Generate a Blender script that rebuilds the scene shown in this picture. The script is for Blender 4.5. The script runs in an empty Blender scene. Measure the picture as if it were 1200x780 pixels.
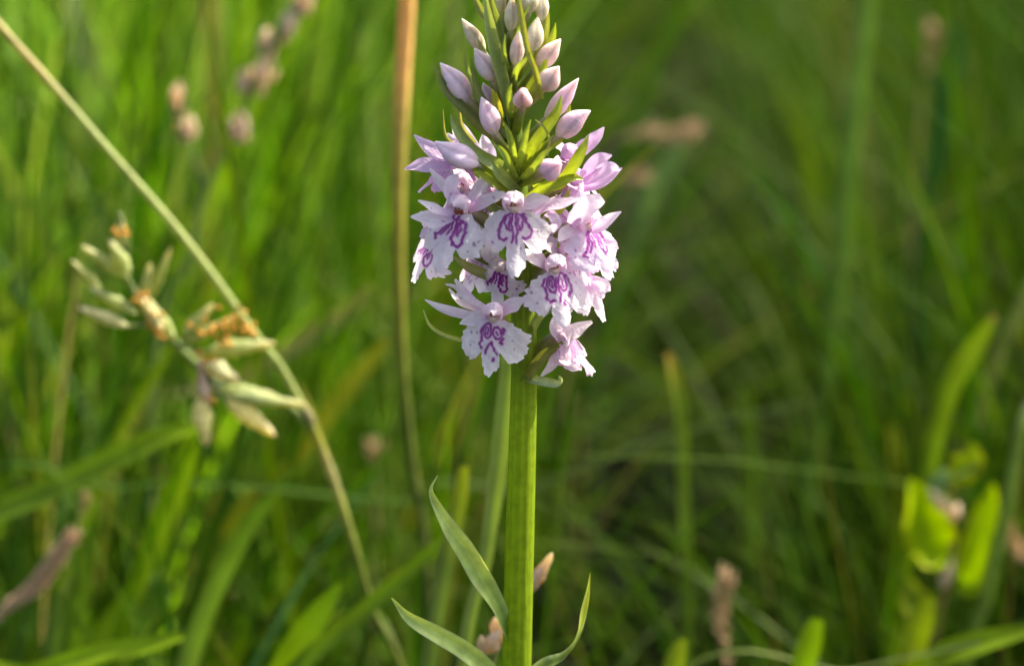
import bpy, math, random
import numpy as np
from mathutils import Vector, Matrix

rng = np.random.default_rng(11)
random.seed(5)
scene = bpy.context.scene
col = scene.collection
R = math.radians

# ------------------------------------------------------------------ camera
S = 0.000125                    # metres per photo pixel (1200 wide) at the orchid
DIST = 0.40
PITCH = R(14.0)
TARGET = np.array([0.0, 0.0, 0.26])
FWD = np.array([0.0, math.cos(PITCH), -math.sin(PITCH)])
UPV = np.array([0.0, math.sin(PITCH), math.cos(PITCH)])
RGT = np.array([1.0, 0.0, 0.0])
CAM = TARGET - DIST * FWD
FPX = DIST / S
cd = bpy.data.cameras.new('camera')
cam = bpy.data.objects.new('camera', cd)
col.objects.link(cam)
cam.location = CAM
cam.rotation_euler = (math.pi / 2 - PITCH, 0, 0)
cd.sensor_width = 36.0
cd.lens = 36.0 * FPX / 1200.0
cd.clip_start = 0.01
cd.clip_end = 400.0
cd.dof.use_dof = True
cd.dof.focus_distance = DIST - 0.004
cd.dof.aperture_fstop = 14.0
cd.dof.aperture_blades = 0
scene.camera = cam

# ------------------------------------------------------------------ sky, sun, exposure
SUN_EL, SUN_AZ = R(50), R(72)      # to the right and a little behind the plant
w = bpy.data.worlds.new('World')
scene.world = w
w.use_nodes = True
nt = w.node_tree
sky = nt.nodes.new('ShaderNodeTexSky')
sky.sky_type = 'NISHITA'
sky.sun_disc = False
sky.sun_elevation = SUN_EL
sky.sun_rotation = SUN_AZ
sky.dust_density = 5.0
sky.ozone_density = 0.6
nt.links.new(sky.outputs[0], nt.nodes['Background'].inputs[0])
nt.nodes['Background'].inputs[1].default_value = 0.13
sd = bpy.data.lights.new('sun', 'SUN')
sd.energy = 5.0
sd.angle = R(0.55)
sd.color = (1.0, 0.93, 0.80)
sun = bpy.data.objects.new('sun', sd)
col.objects.link(sun)
sdir = Vector((math.sin(SUN_AZ) * math.cos(SUN_EL), math.cos(SUN_AZ) * math.cos(SUN_EL), math.sin(SUN_EL)))
sun.location = sdir * 5
sun.rotation_euler = (-sdir).to_track_quat('-Z', 'Y').to_euler()
scene.view_settings.view_transform = 'Standard'
scene.view_settings.look = 'None'
scene.view_settings.gamma = 1.0
scene.view_settings.use_curve_mapping = False
scene.view_settings.exposure = 1.42
scene.view_settings.use_white_balance = True
scene.view_settings.white_balance_temperature = 6750
scene.view_settings.white_balance_tint = 4
scene.render.engine = 'CYCLES'
scene.cycles.use_denoising = True
scene.cycles.max_bounces = 8
scene.cycles.transmission_bounces = 6
scene.cycles.diffuse_bounces = 5


# ------------------------------------------------------------------ materials
def leafy(name, trans=0.45, rough=0.45, tint=(1.25, 1.15, 0.5), spec=0.4, bump=0.0, bscale=3000.0,
          stretch=(1, 1, 1), mottle=0.25, mscale=400.0, sss=0.0, sscale=0.0022):
    """thin plant tissue: pigment from the vertex attribute, light partly passing through"""
    m = bpy.data.materials.new(name)
    m.use_nodes = True
    t = m.node_tree
    N, L = t.nodes, t.links
    p = N['Principled BSDF']
    out = N['Material Output']
    at_ = N.new('ShaderNodeAttribute')
    at_.attribute_name = 'Col'
    tc = N.new('ShaderNodeTexCoord')
    nz = N.new('ShaderNodeTexNoise')
    nz.inputs['Scale'].default_value = mscale
    nz.inputs['Detail'].default_value = 3
    L.new(tc.outputs['Object'], nz.inputs['Vector'])
    mr = N.new('ShaderNodeMapRange')
    mr.inputs['From Min'].default_value = 0.3
    mr.inputs['From Max'].default_value = 0.7
    mr.inputs['To Min'].default_value = 1 - mottle
    mr.inputs['To Max'].default_value = 1 + mottle * 0.6
    L.new(nz.outputs['Fac'], mr.inputs['Value'])
    mx = N.new('ShaderNodeVectorMath')
    mx.operation = 'SCALE'
    L.new(at_.outputs['Color'], mx.inputs[0])
    L.new(mr.outputs[0], mx.inputs['Scale'])
    L.new(mx.outputs[0], p.inputs['Base Color'])
    p.inputs['Roughness'].default_value = rough
    p.inputs['Specular IOR Level'].default_value = spec
    if sss:
        p.inputs['Subsurface Weight'].default_value = sss
        p.inputs['Subsurface Radius'].default_value = (1.0, 0.8, 0.5)
        p.inputs['Subsurface Scale'].default_value = sscale
    tr = N.new('ShaderNodeBsdfTranslucent')
    mt = N.new('ShaderNodeVectorMath')
    mt.operation = 'MULTIPLY'
    mt.inputs[1].default_value = tint
    L.new(mx.outputs[0], mt.inputs[0])
    L.new(mt.outputs[0], tr.inputs['Color'])
    ms = N.new('ShaderNodeMixShader')
    ms.inputs[0].default_value = trans
    L.new(p.outputs[0], ms.inputs[1])
    L.new(tr.outputs[0], ms.inputs[2])
    L.new(ms.outputs[0], out.inputs['Surface'])
    if bump > 0:
        mp = N.new('ShaderNodeMapping')
        mp.inputs['Scale'].default_value = stretch
        L.new(tc.outputs['Object'], mp.inputs['Vector'])
        n2 = N.new('ShaderNodeTexNoise')
        n2.inputs['Scale'].default_value = bscale
        n2.inputs['Detail'].default_value = 2
        L.new(mp.outputs[0], n2.inputs['Vector'])
        b = N.new('ShaderNodeBump')
        b.inputs['Strength'].default_value = bump
        b.inputs['Distance'].default_value = 0.0002
        L.new(n2.outputs['Fac'], b.inputs['Height'])
        L.new(b.outputs[0], p.inputs['Normal'])
    return m


M_PETAL = leafy('petal', trans=0.52, rough=0.38, tint=(1.05, 0.95, 1.03), spec=0.5, bump=0.7, bscale=2600, mottle=0.07, mscale=1400)
M_BUD = leafy('bud_skin', sss=0.75, trans=0.12, rough=0.42, tint=(1.08, 0.95, 0.98), spec=0.4, bump=0.35, bscale=3600, mottle=0.10, mscale=900)
M_STEM = leafy('stem_skin', trans=0.5, rough=0.5, tint=(1.2, 1.1, 0.5), spec=0.2, bump=0.5, bscale=2500, stretch=(1, 1, 0.06), mottle=0.2, mscale=700)
M_BRACT = leafy('bract_skin', trans=0.42, rough=0.4, tint=(1.3, 1.15, 0.35), spec=0.45, bump=0.4, bscale=3000, stretch=(1, 1, 0.25), mottle=0.16, mscale=900)
M_LEAF = leafy('leaf_skin', trans=0.35, rough=0.45, tint=(1.25, 1.15, 0.4), spec=0.25, bump=0.45, bscale=2200, stretch=(1, 1, 0.2), mottle=0.22, mscale=500)
M_GRASS = leafy('grass_blade', trans=0.40, rough=0.55, tint=(1.10, 1.18, 0.25), spec=0.12, mottle=0.22, mscale=120)
M_DRY = leafy('dry_straw', trans=0.28, rough=0.6, tint=(1.05, 1.0, 0.85), spec=0.2, mottle=0.25, mscale=300)
M_GLOSS = leafy('anther', trans=0.0, rough=0.35, mottle=0.1)


def soil_mat():
    m = bpy.data.materials.new('soil_and_thatch')
    m.use_nodes = True
    t = m.node_tree
    p = t.nodes['Principled BSDF']
    nz = t.nodes.new('ShaderNodeTexNoise')
    nz.inputs['Scale'].default_value = 30
    nz.inputs['Detail'].default_value = 8
    tc = t.nodes.new('ShaderNodeTexCoord')
    t.links.new(tc.outputs['Object'], nz.inputs['Vector'])
    r = t.nodes.new('ShaderNodeValToRGB')
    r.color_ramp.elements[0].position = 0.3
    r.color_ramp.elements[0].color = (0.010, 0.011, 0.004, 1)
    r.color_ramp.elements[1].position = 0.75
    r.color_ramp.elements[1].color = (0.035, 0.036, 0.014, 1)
    t.links.new(nz.outputs['Fac'], r.inputs[0])
    t.links.new(r.outputs[0], p.inputs['Base Color'])
    p.inputs['Roughness'].default_value = 0.95
    return m


M_SOIL = soil_mat()

# ------------------------------------------------------------------ geometry helpers
WP = {}


def at(px, py, Y=0.0):
    """point of the place that photo pixel (px, py) shows, at the depth Y behind the orchid"""
    d = FWD + (px - 600) / FPX * RGT - (py - 390) / FPX * UPV
    return CAM + d * ((Y - CAM[1]) / d[1])


def dscale(Y):
    """metres per photo pixel at depth Y"""
    return S * (Y - CAM[1]) / (-CAM[1])


def nrm(v):
    v = np.asarray(v, float)
    return v / (np.linalg.norm(v, axis=-1, keepdims=True) + 1e-12)


def cr(pts, n):
    """Catmull-Rom through rows of pts, resampled to n rows"""
    P = np.asarray(pts, float)
    if P.ndim == 1:
        P = P[:, None]
    k = len(P)
    Q = np.vstack([2 * P[0] - P[1], P, 2 * P[-1] - P[-2]])
    u = np.linspace(0, k - 1, n)
    i = np.minimum(u.astype(int), k - 2)
    t = (u - i)[:, None]
    a, b, c, d = Q[i], Q[i + 1], Q[i + 2], Q[i + 3]
    return 0.5 * (2 * b + (c - a) * t + (2 * a - 5 * b + 4 * c - d) * t ** 2 + (3 * b - a - 3 * c + d) * t ** 3)


def mesh_of(name, V, F, C=None, smooth=True):
    me = bpy.data.meshes.new(name)
    V = np.asarray(V, np.float32)
    if isinstance(F, np.ndarray):
        nf, k = F.shape
        me.vertices.add(len(V))
        me.vertices.foreach_set('co', V.ravel())
        me.loops.add(nf * k)
        me.loops.foreach_set('vertex_index', F.ravel().astype(np.int32))
        me.polygons.add(nf)
        me.polygons.foreach_set('loop_start', np.arange(0, nf * k, k, dtype=np.int32))
        me.polygons.foreach_set('loop_total', np.full(nf, k, np.int32))
        me.update(calc_edges=True)
    else:
        me.from_pydata(V.tolist(), [], F)
    if smooth:
        me.polygons.foreach_set('use_smooth', np.ones(len(me.polygons), bool))
    if C is not None:
        C = np.asarray(C, np.float32)
        if C.ndim == 1:
            C = np.tile(C, (len(V), 1))
        C4 = np.ones((len(V), 4), np.float32)
        C4[:, :3] = np.clip(C, 0, 1)
        a = me.attributes.new('Col', 'FLOAT_COLOR', 'POINT')
        a.data.foreach_set('color', C4.ravel())
    me.update()
    return me


def link(o, parent, pivot):
    col.objects.link(o)
    WP[o] = np.asarray(pivot, float)
    if parent is not None:
        o.parent = parent
        o.location = WP[o] - WP[parent]
    else:
        o.location = WP[o]
    return o


def mk(name, V, F, C, mat, parent=None, pivot=None):
    """one mesh object; V in world space, origin at pivot (default: its first vertex)"""
    V = np.asarray(V, float)
    if pivot is None:
        pivot = V[0]
    me = mesh_of(name, V - np.asarray(pivot), F, C)
    me.materials.append(mat)
    return link(bpy.data.objects.new(name, me), parent, pivot)


def empty(name, pivot, parent=None):
    o = bpy.data.objects.new(name, None)
    o.empty_display_size = 0.01
    return link(o, parent, pivot)


def tag(o, label, cat, group=None, kind=None):
    if label: o['label'] = label
    if cat: o['category'] = cat
    if group: o['group'] = group
    if kind: o['kind'] = kind
    return o


def grid_faces(n, m, closed=False, flip=False):
    i = np.arange(n - 1)[:, None]
    j = np.arange(m if closed else m - 1)[None, :]
    j2 = (j + 1) % m
    F = np.stack([i * m + j, i * m + j2, (i + 1) * m + j2, (i + 1) * m + j], -1).reshape(-1, 4)
    return F


def tangents(P):
    return nrm(np.gradient(P, axis=0))


def frames(P, hint):
    T = tangents(P)
    h = np.asarray(hint, float)
    if h.ndim == 1:
        h = np.tile(h, (len(P), 1))
    s = nrm(np.cross(T, h))
    return T, s, np.cross(s, T)


def ramp(stops, u):
    """colour ramp: list of (pos, rgb) evaluated at u"""
    xs = [q[0] for q in stops]
    return np.stack([np.interp(u, xs, [q[1][k] for q in stops]) for k in range(3)], -1)


def tube(P, rad, n=24, sides=12, ridge=0, amp=0.0, twist=0.0, color=(0.1, 0.2, 0.03), cap=True, lump=0.0):
    P = cr(P, n)
    r = cr(np.asarray(rad, float), n)[:, 0]
    T, s, b = frames(P, (0.13, -1.0, 0.31) if abs(tangents(P)[0][1]) < 0.8 else (1, 0, 0.2))
    a = np.linspace(0, 2 * np.pi, sides, endpoint=False)
    A = a[None, :] + twist * np.linspace(0, 1, n)[:, None]
    rr = r[:, None] * (1 + amp * np.cos(ridge * a)[None, :])
    if lump:
        rr = rr * (1 + lump * rng.normal(size=(n, 1)))
    V = P[:, None, :] + rr[..., None] * (np.cos(A)[..., None] * s[:, None, :] + np.sin(A)[..., None] * b[:, None, :])
    V = V.reshape(-1, 3)
    F = grid_faces(n, sides, True).tolist()
    if cap:
        F += [list(range(sides))[::-1], [(n - 1) * sides + k for k in range(sides)]]
    u = np.repeat(np.linspace(0, 1, n), sides)
    C = ramp(color, u) if isinstance(color, list) else np.tile(np.asarray(color, float), (n * sides, 1))
    if ridge:
        k = np.tile(np.cos(ridge * a), n)[:, None]
        C = C * (1 + 0.10 * k)
    return V, F, C


def ribbon(P, wid, hint, n=20, m=7, cup=0.0, fold=0.0, wave=0.0, twist=None, color=(0.1, 0.2, 0.03), edge=None, vein=0.0, nwave=3.0):
    """leaf-like sheet along P; wid = half widths; hint = which way its face looks"""
    P = cr(P, n)
    wd = np.maximum(cr(np.asarray(wid, float), n)[:, 0], 0.00001)
    T, s, N = frames(P, hint)
    if twist is not None:
        tw = cr(np.radians(np.asarray(twist, float)), n)[:, 0][:, None]
        s, N = s * np.cos(tw) + N * np.sin(tw), N * np.cos(tw) - s * np.sin(tw)
    t = np.linspace(-1, 1, m)
    off = cup * t ** 2 + fold * np.abs(t)
    ph = rng.uniform(0, 6.28, 2)
    u = np.linspace(0, 1, n)
    wv = wave * (np.sin(nwave * 6.28 * u + ph[0])[:, None] * (t * np.abs(t))[None, :] + np.sin(nwave * 5.1 * u + ph[1])[:, None] * (t ** 2)[None, :])
    V = P[:, None, :] + wd[:, None, None] * (t[None, :, None] * s[:, None, :] + (off[None, :] + wv)[..., None] * N[:, None, :])
    V = V.reshape(-1, 3)
    uu = np.repeat(u, m)
    C = ramp(color, uu) if isinstance(color, list) else np.tile(np.asarray(color, float), (n * m, 1))
    tt = np.tile(np.abs(t), n)
    if edge is not None:
        k = (np.clip((tt - 0.55) / 0.45, 0, 1) ** 1.5)[:, None]
        C = C * (1 - k) + np.asarray(edge)[None, :] * k
    if vein:
        C = C * (1 + vein * np.cos(tt * 3.14159 * 5))[:, None]
    return V, grid_faces(n, m), C


def pxpath(pts, Y=None):
    """rows (px, py, depth in photo pixels behind the stem) -> world points"""
    return np.array([at(q[0], q[1], (q[2] * S if Y is None else Y)) for q in pts])


CAMDIR = -FWD

# ------------------------------------------------------------------ ground

n_ = 60
xs = np.concatenate([[-60, -20, -6], np.linspace(-2.4, 2.4, n_), [6, 20, 60]])
ys = np.concatenate([[-60, -20, -6], np.linspace(-1.5, 4.5, n_), [8, 20, 60]])
X, Yg = np.meshgrid(xs, ys, indexing='ij')
Z = 0.012 * np.sin(X * 7.1 + 1) * np.cos(Yg * 6.3) + 0.008 * np.sin(X * 17 + Yg * 13) - 0.012
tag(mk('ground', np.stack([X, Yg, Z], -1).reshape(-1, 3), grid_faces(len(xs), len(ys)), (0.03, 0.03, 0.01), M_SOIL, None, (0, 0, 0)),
    'dark shaded soil under the meadow grass', 'ground', kind='structure')

# ------------------------------------------------------------------ the orchid
BASE = np.array([at(607, 780, 0)[0] - 0.002, 0.003, -0.005])
orchid = empty('spotted_orchid', BASE)
tag(orchid, 'pale pink spotted orchid spike on a thick ridged green stem', 'orchid')

# stem: from the ground up through the spike
stem_pts = [BASE, at(604, 1400, 0), at(604, 900, 0), at(606, 760, 0), at(611, 560, 0), at(614, 430, 0), at(612, 320, 0), at(606, 220, 0), at(600, 120, 0), at(598, 40, 0), at(600, -40, 0)]
stem_rad = np.array([24, 20, 17.6, 17.5, 16.6, 15.0, 14.0, 12, 9, 6.5, 3]) * S
V, F, C = tube(stem_pts, stem_rad, n=90, sides=48, ridge=12, amp=0.010, twist=0.25,
               color=[(0, (0.18, 0.26, 0.012)), (0.4, (0.26, 0.36, 0.018)), (0.62, (0.23, 0.33, 0.03)), (0.8, (0.14, 0.19, 0.04)), (1, (0.15, 0.20, 0.05))])
# fine dark and pale lengthwise streaks, real pigment of the ribs
ang = np.tile(np.arange(48), 90)
C = C * (1 + 0.08 * np.sin(ang * 2.4 + 0.7) * np.cos(ang * 1.31))[:, None]
mk('stem', V, F, C, M_STEM, orchid, BASE)

GREEN = (0.18, 0.27, 0.05)
GREYG = (0.25, 0.33, 0.115)
YELLG = (0.29, 0.37, 0.04)


def stem_x(py):
    return float(np.interp(py, [40, 120, 220, 320, 430, 560, 760], [598, 600, 606, 612, 614, 611, 606]))


def bract(pts, wid, color=GREEN, hint=None, fold=0.35, cup=0.25, n=22, twist=None, edge=None, wave=0.05, m=7):
    P = pxpath(pts)
    wid = np.asarray(wid, float)
    wid = np.where(wid > 5, 5 + (wid - 5) * 0.45, wid)
    V, F, C = ribbon(P, wid * S, CAMDIR if hint is None else hint, n=n, m=m, cup=cup, fold=fold, twist=twist, color=color,
                     edge=edge, vein=0.10, wave=wave)
    return mk('bract', V, F, C, M_BRACT, orchid)


# --- lip outline (photo pixels of the lowest front flower; x right, y down from the throat)
HALF = np.array([(0, -1), (6, 1), (15, 4), (27, 11), (37, 22), (40, 32), (36, 44), (28, 51), (20, 51), (14, 43), (10.5, 39), (10.8, 50), (8.5, 60), (0, 66)], float)


def lip_outline(n, jit, lobes=(1, 1, 1), r=None):
    r = r or rng
    h = HALF.copy()
    right = h.copy(); left = h.copy()
    for arr, k in ((right, lobes[1]), (left, lobes[0])):
        arr[3:9, 0] *= k
        arr[3:9, 1] *= 0.5 + 0.5 * k
        arr[11:, 1] = 43 + (arr[11:, 1] - 43) * lobes[2]
        arr[1:-1] += r.normal(scale=jit, size=(len(h) - 2, 2))
    left[:, 0] *= -1
    loop = np.vstack([right, left[-2:0:-1]])
    loop = np.vstack([loop, loop[:1]])
    P = cr(loop, n + 1)[:-1]
    return P


def seg_dist(P, poly):
    d = np.full(len(P), 1e9)
    for a, b in zip(poly[:-1], poly[1:]):
        ab = b - a
        t = np.clip(((P - a) @ ab) / (ab @ ab + 1e-9), 0, 1)
        d = np.minimum(d, np.linalg.norm(P - (a + t[:, None] * ab), axis=1))
    return d


def ell(cx, cy, rx, ry, a0=0, a1=360, tilt=0, n=22):
    a = np.radians(np.linspace(a0, a1, n))
    x, y = rx * np.cos(a), ry * np.sin(a)
    c, s_ = math.cos(R(tilt)), math.sin(R(tilt))
    return np.stack([cx + c * x - s_ * y, cy + s_ * x + c * y], -1)


def marks(kind):
    L_ = []   # (polyline, half thickness)
    if kind == 'rings':            # two rings and an arrow, as on the lowest flower
        L_ += [(ell(-5.6, 14.5, 4.6, 8.2, tilt=4), 0.85), (ell(-5.9, 14.5, 1.7, 4.4), 0.55), (ell(5.6, 17.5, 4.7, 6.6, tilt=-8), 0.95), (np.array([(5.6, 16.5), (5.6, 18.8)]), 0.9)]
        L_ += [(np.array([(-11.5, 13), (-13.2, 20), (-12.2, 27), (-13.5, 33), (-11.5, 36)], float), 0.95), (np.array([(12, 12), (14.5, 15), (12, 18)], float), 1.2),
               (np.array([(12.5, 24), (9.5, 27), (12.5, 29.5)], float), 1.2), (np.array([(-7.5, 41), (-4, 33), (-1, 27.5), (2, 32), (6, 40.5)], float), 0.85),
               (np.array([(3, 47), (3.4, 49)]), 1.4)]
        spots = [(-26, 20, 1.2), (-18.5, 19, 1.2), (-25, 34, 0.9), (-20, 30, .6), (23, 26, .6), (26, 36, .6)]
    elif kind == 'loops':          # nested long loops
        for sgn in (-1, 1):
            L_ += [(np.array([(2.0, 6), (2.2, 14), (2.8, 24), (1.6, 33), (2.4, 38)], float) * (sgn, 1), 0.75),
                   (np.array([(4, 7), (8, 8), (10, 14), (8.5, 22), (6.0, 24.5), (5, 18), (4.2, 10)], float) * (sgn, 1), 0.75),
                   (np.array([(10, 8), (13, 15), (16, 22), (18.5, 29), (16.5, 34), (12, 35), (9, 33)], float) * (sgn, 1), 1.0)]
        spots = [(-24, 38, 1.3), (24, 28, 0.9), (28, 29, .8), (-20, 26, .5), (6, 44, .9), (0, 50, .6)]
    elif kind == 'twin':           # two tall ovals with broken outer lines
        L_ += [(ell(-6.5, 16, 4.3, 9, tilt=3), 0.85), (ell(-6.5, 15, 1.4, 4.5), 0.5), (ell(6.5, 15, 4.6, 10, tilt=-5), 0.85), (np.array([(5.5, 10), (7, 15), (6, 21)], float), 0.6),
               (np.array([(-12.5, 10), (-15.5, 16), (-13.5, 22), (-14.5, 29), (-10, 35), (-5.5, 34)], float), 1.05), (np.array([(12, 8), (15.5, 15), (16, 25), (12.5, 32), (12, 27)], float), 0.95),
               (np.array([(-1, 8), (-0.5, 18), (1.5, 27), (0.5, 35)], float), 0.8), (np.array([(5, 37), (5.5, 40)]), 1.4)]
        spots = [(-29, 24, 1.2), (-24, 36, .9), (24, 20, .7), (27, 34, .7), (-30, 18, .8)]
    else:                           # thick broken hooks
        L_ += [(np.array([(-2, 6), (-7, 12), (-10, 20), (-15, 28), (-19, 30), (-17, 34)], float), 1.25), (np.array([(-5, 13), (-6, 20), (-11, 29)], float), 0.8),
               (np.array([(3, 6), (3.2, 16), (3, 28), (6, 36), (12, 36), (15, 31), (14, 20)], float), 1.15), (np.array([(7, 10), (8, 18), (8, 26), (5, 22), (5.5, 12)], float), 0.8),
               (np.array([(-3, 9), (3, 8.5), (9, 10), (13, 14), (12, 19)], float), 0.9), (np.array([(-1.5, 12), (-2, 20), (-3.5, 25)], float), 0.8), (np.array([(12.5, 10), (13.5, 16)], float), 0.8)]
        spots = [(27, 31, 1.5), (30, 27, .8), (-26, 22, 1.2), (-28, 30, 1.0), (-22, 19, .7), (22, 40, .7)]
    return L_, spots


C_LIP = np.array((0.86, 0.79, 0.87))
C_FLUSH = np.array((0.68, 0.44, 0.74))
C_MARK = np.array((0.29, 0.035, 0.31))
C_PET = np.array((0.86, 0.765, 0.84))
C_PINK = np.array((0.70, 0.46, 0.70))


def lip(fl, org, Rv, Uv, Nv, k, kind, jit=1.0, lobes=(1, 1, 1), tilt=18.0, curl=1.0, bend=0.0, flush=0.45, mark=1.0, base=None):
    """three-lobed lip, k = metres per outline pixel"""
    NA, NR = 150, 30
    O = lip_outline(NA, jit, lobes)
    c0 = np.array([0.0, 24.0])
    rr = np.linspace(0.0, 1, NR + 1)[1:] ** 0.85
    a = np.arange(NA)
    tooth = 1 + 0.030 * np.sin(a * 1.35 + rng.uniform(0, 6)) + 0.022 * rng.normal(size=NA) + 0.03 * np.sin(a * 0.47 + rng.uniform(0, 6))
    P2 = [c0[None, :]]
    for r_ in rr:
        tf = 1 + (tooth - 1) * r_ ** 6
        P2.append(c0 + (O - c0) * r_ * tf[:, None])
    P2 = np.vstack(P2)
    rad = np.concatenate([[0], np.repeat(rr, NA)])
    x, y = P2[:, 0], P2[:, 1]
    ph = rng.uniform(0, 6.28, 4)
    h = -0.0085 * x ** 2 * curl * (np.abs(x) / 40 + 0.35)                       # side lobes swept back
    h += 4.0 * np.exp(-((x / 9) ** 2)) * np.clip(y / 40, 0, 1)                    # raised middle
    h += 0.6 * np.sin(np.abs(x) * 0.42 + 0.6) * np.clip(1 - y / 50, 0, 1)         # soft ribs
    h += rad ** 2 * (2.6 * np.sin(x * 0.17 + ph[0]) * np.sin(y * 0.14 + ph[1]) + 0.35 * np.sin(x * 0.5 - y * 0.45 + ph[2])) + rad ** 5 * 1.3 * np.sin(np.arctan2(x, y - 24) * 7 + ph[3])
    h += -bend * (np.clip(y - 40, 0, 40) / 26) ** 2 * 8
    ct, st = math.cos(R(tilt)), math.sin(R(tilt))
    yy = y * ct
    hh = h + y * st
    V = org + k * (x[:, None] * Rv - yy[:, None] * Uv + hh[:, None] * Nv)
    F = [[0, 1 + i, 1 + (i + 1) % NA] for i in range(NA)]
    for q in range(NR - 1):
        b0, b1 = 1 + q * NA, 1 + (q + 1) * NA
        F += [[b0 + i, b1 + i, b1 + (i + 1) % NA, b0 + (i + 1) % NA] for i in range(NA)]
    b = C_LIP if base is None else np.asarray(base)
    C = np.tile(b, (len(V), 1))
    fz = flush * np.exp(-((x / 15) ** 2) - ((y - 18) / 18) ** 2)
    C = C * (1 - fz[:, None]) + C_FLUSH * fz[:, None]
    # faint radiating veins
    vn = 0.05 * np.cos(np.arctan2(x, y + 10) * 26 + 0.6 * np.sin(y * 0.3))
    C = C * (1 - np.clip(vn, 0, 1)[:, None] * rad[:, None] * np.array([1, 1.5, 0.8]))
    L_, spots = marks(kind)
    wob = np.stack([0.7 * np.sin(y * 0.31 + ph[3]) + 0.35 * np.sin(y * 0.9 + ph[1]), 0.6 * np.sin(x * 0.37 + ph[2])], -1)
    Q = P2 + wob
    al = np.zeros(len(V))
    for poly, th in L_:
        th2 = th * (1.0 + 0.35 * np.sin(x * 0.8 + y * 0.6 + ph[0]))
        d = seg_dist(Q, poly)
        al = np.maximum(al, np.clip((th2 + 1.25 - d) / 1.3, 0, 1))
    for sx, sy, sr in spots:
        d = np.hypot(Q[:, 0] - sx, (Q[:, 1] - sy) * 0.8)
        al = np.maximum(al, 0.8 * np.clip((sr + 0.6 - d) / 0.9, 0, 1))
    for _ in range(7):
        sx, sy = rng.uniform(-32, 32), rng.uniform(12, 46)
        d = np.hypot(Q[:, 0] - sx, Q[:, 1] - sy)
        al = np.maximum(al, 0.5 * np.clip((rng.uniform(0.2, 0.6) + 0.6 - d) / 0.9, 0, 1))
    al *= mark
    halo = np.zeros(len(V))
    for poly, th in L_:
        halo = np.maximum(halo, np.clip((th + 4.5 - seg_dist(Q, poly)) / 5.0, 0, 1))
    halo = (0.38 * mark * halo ** 1.5)[:, None]
    C = C * (1 - halo) + C_FLUSH * halo
    C = C * (1 - al[:, None]) + C_MARK * al[:, None]
    return mk('lip', V, F, C, M_PETAL, fl, org)


def petal(fl, P, wid, hint, color=None, name='petal', cup=0.3, fold=0.0, wave=0.14, twist=None, n=20, m=9, spots=0, edge=None):
    base = C_PET if color is None else np.asarray(color)
    wash = rng.uniform(0.72, 0.9)
    stops = [(0, base * (0.95, wash * 0.92, 0.97)), (0.4, base * (1, 0.5 + wash * 0.55, 1)), (0.8, base), (1, np.minimum(base * 1.04, 0.9))]
    V, F, C = ribbon(P, wid, hint, n=n, m=m, cup=cup, fold=fold, wave=wave, twist=twist, color=stops, vein=0.06, nwave=2.0, edge=edge)
    L0 = np.linalg.norm(np.asarray(P[-1]) - np.asarray(P[0]))
    for _ in range(spots):
        c = V[int(len(V) * rng.uniform(0.2, 0.75))]
        d = np.linalg.norm(V - c, axis=1) / S
        al = np.clip((rng.uniform(0.8, 1.6) + 0.7 - d) / 0.9, 0, 1)[:, None] * 0.8
        C = C * (1 - al) + C_MARK * al
    return mk(name, V, F, C, M_PETAL, fl)


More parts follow.
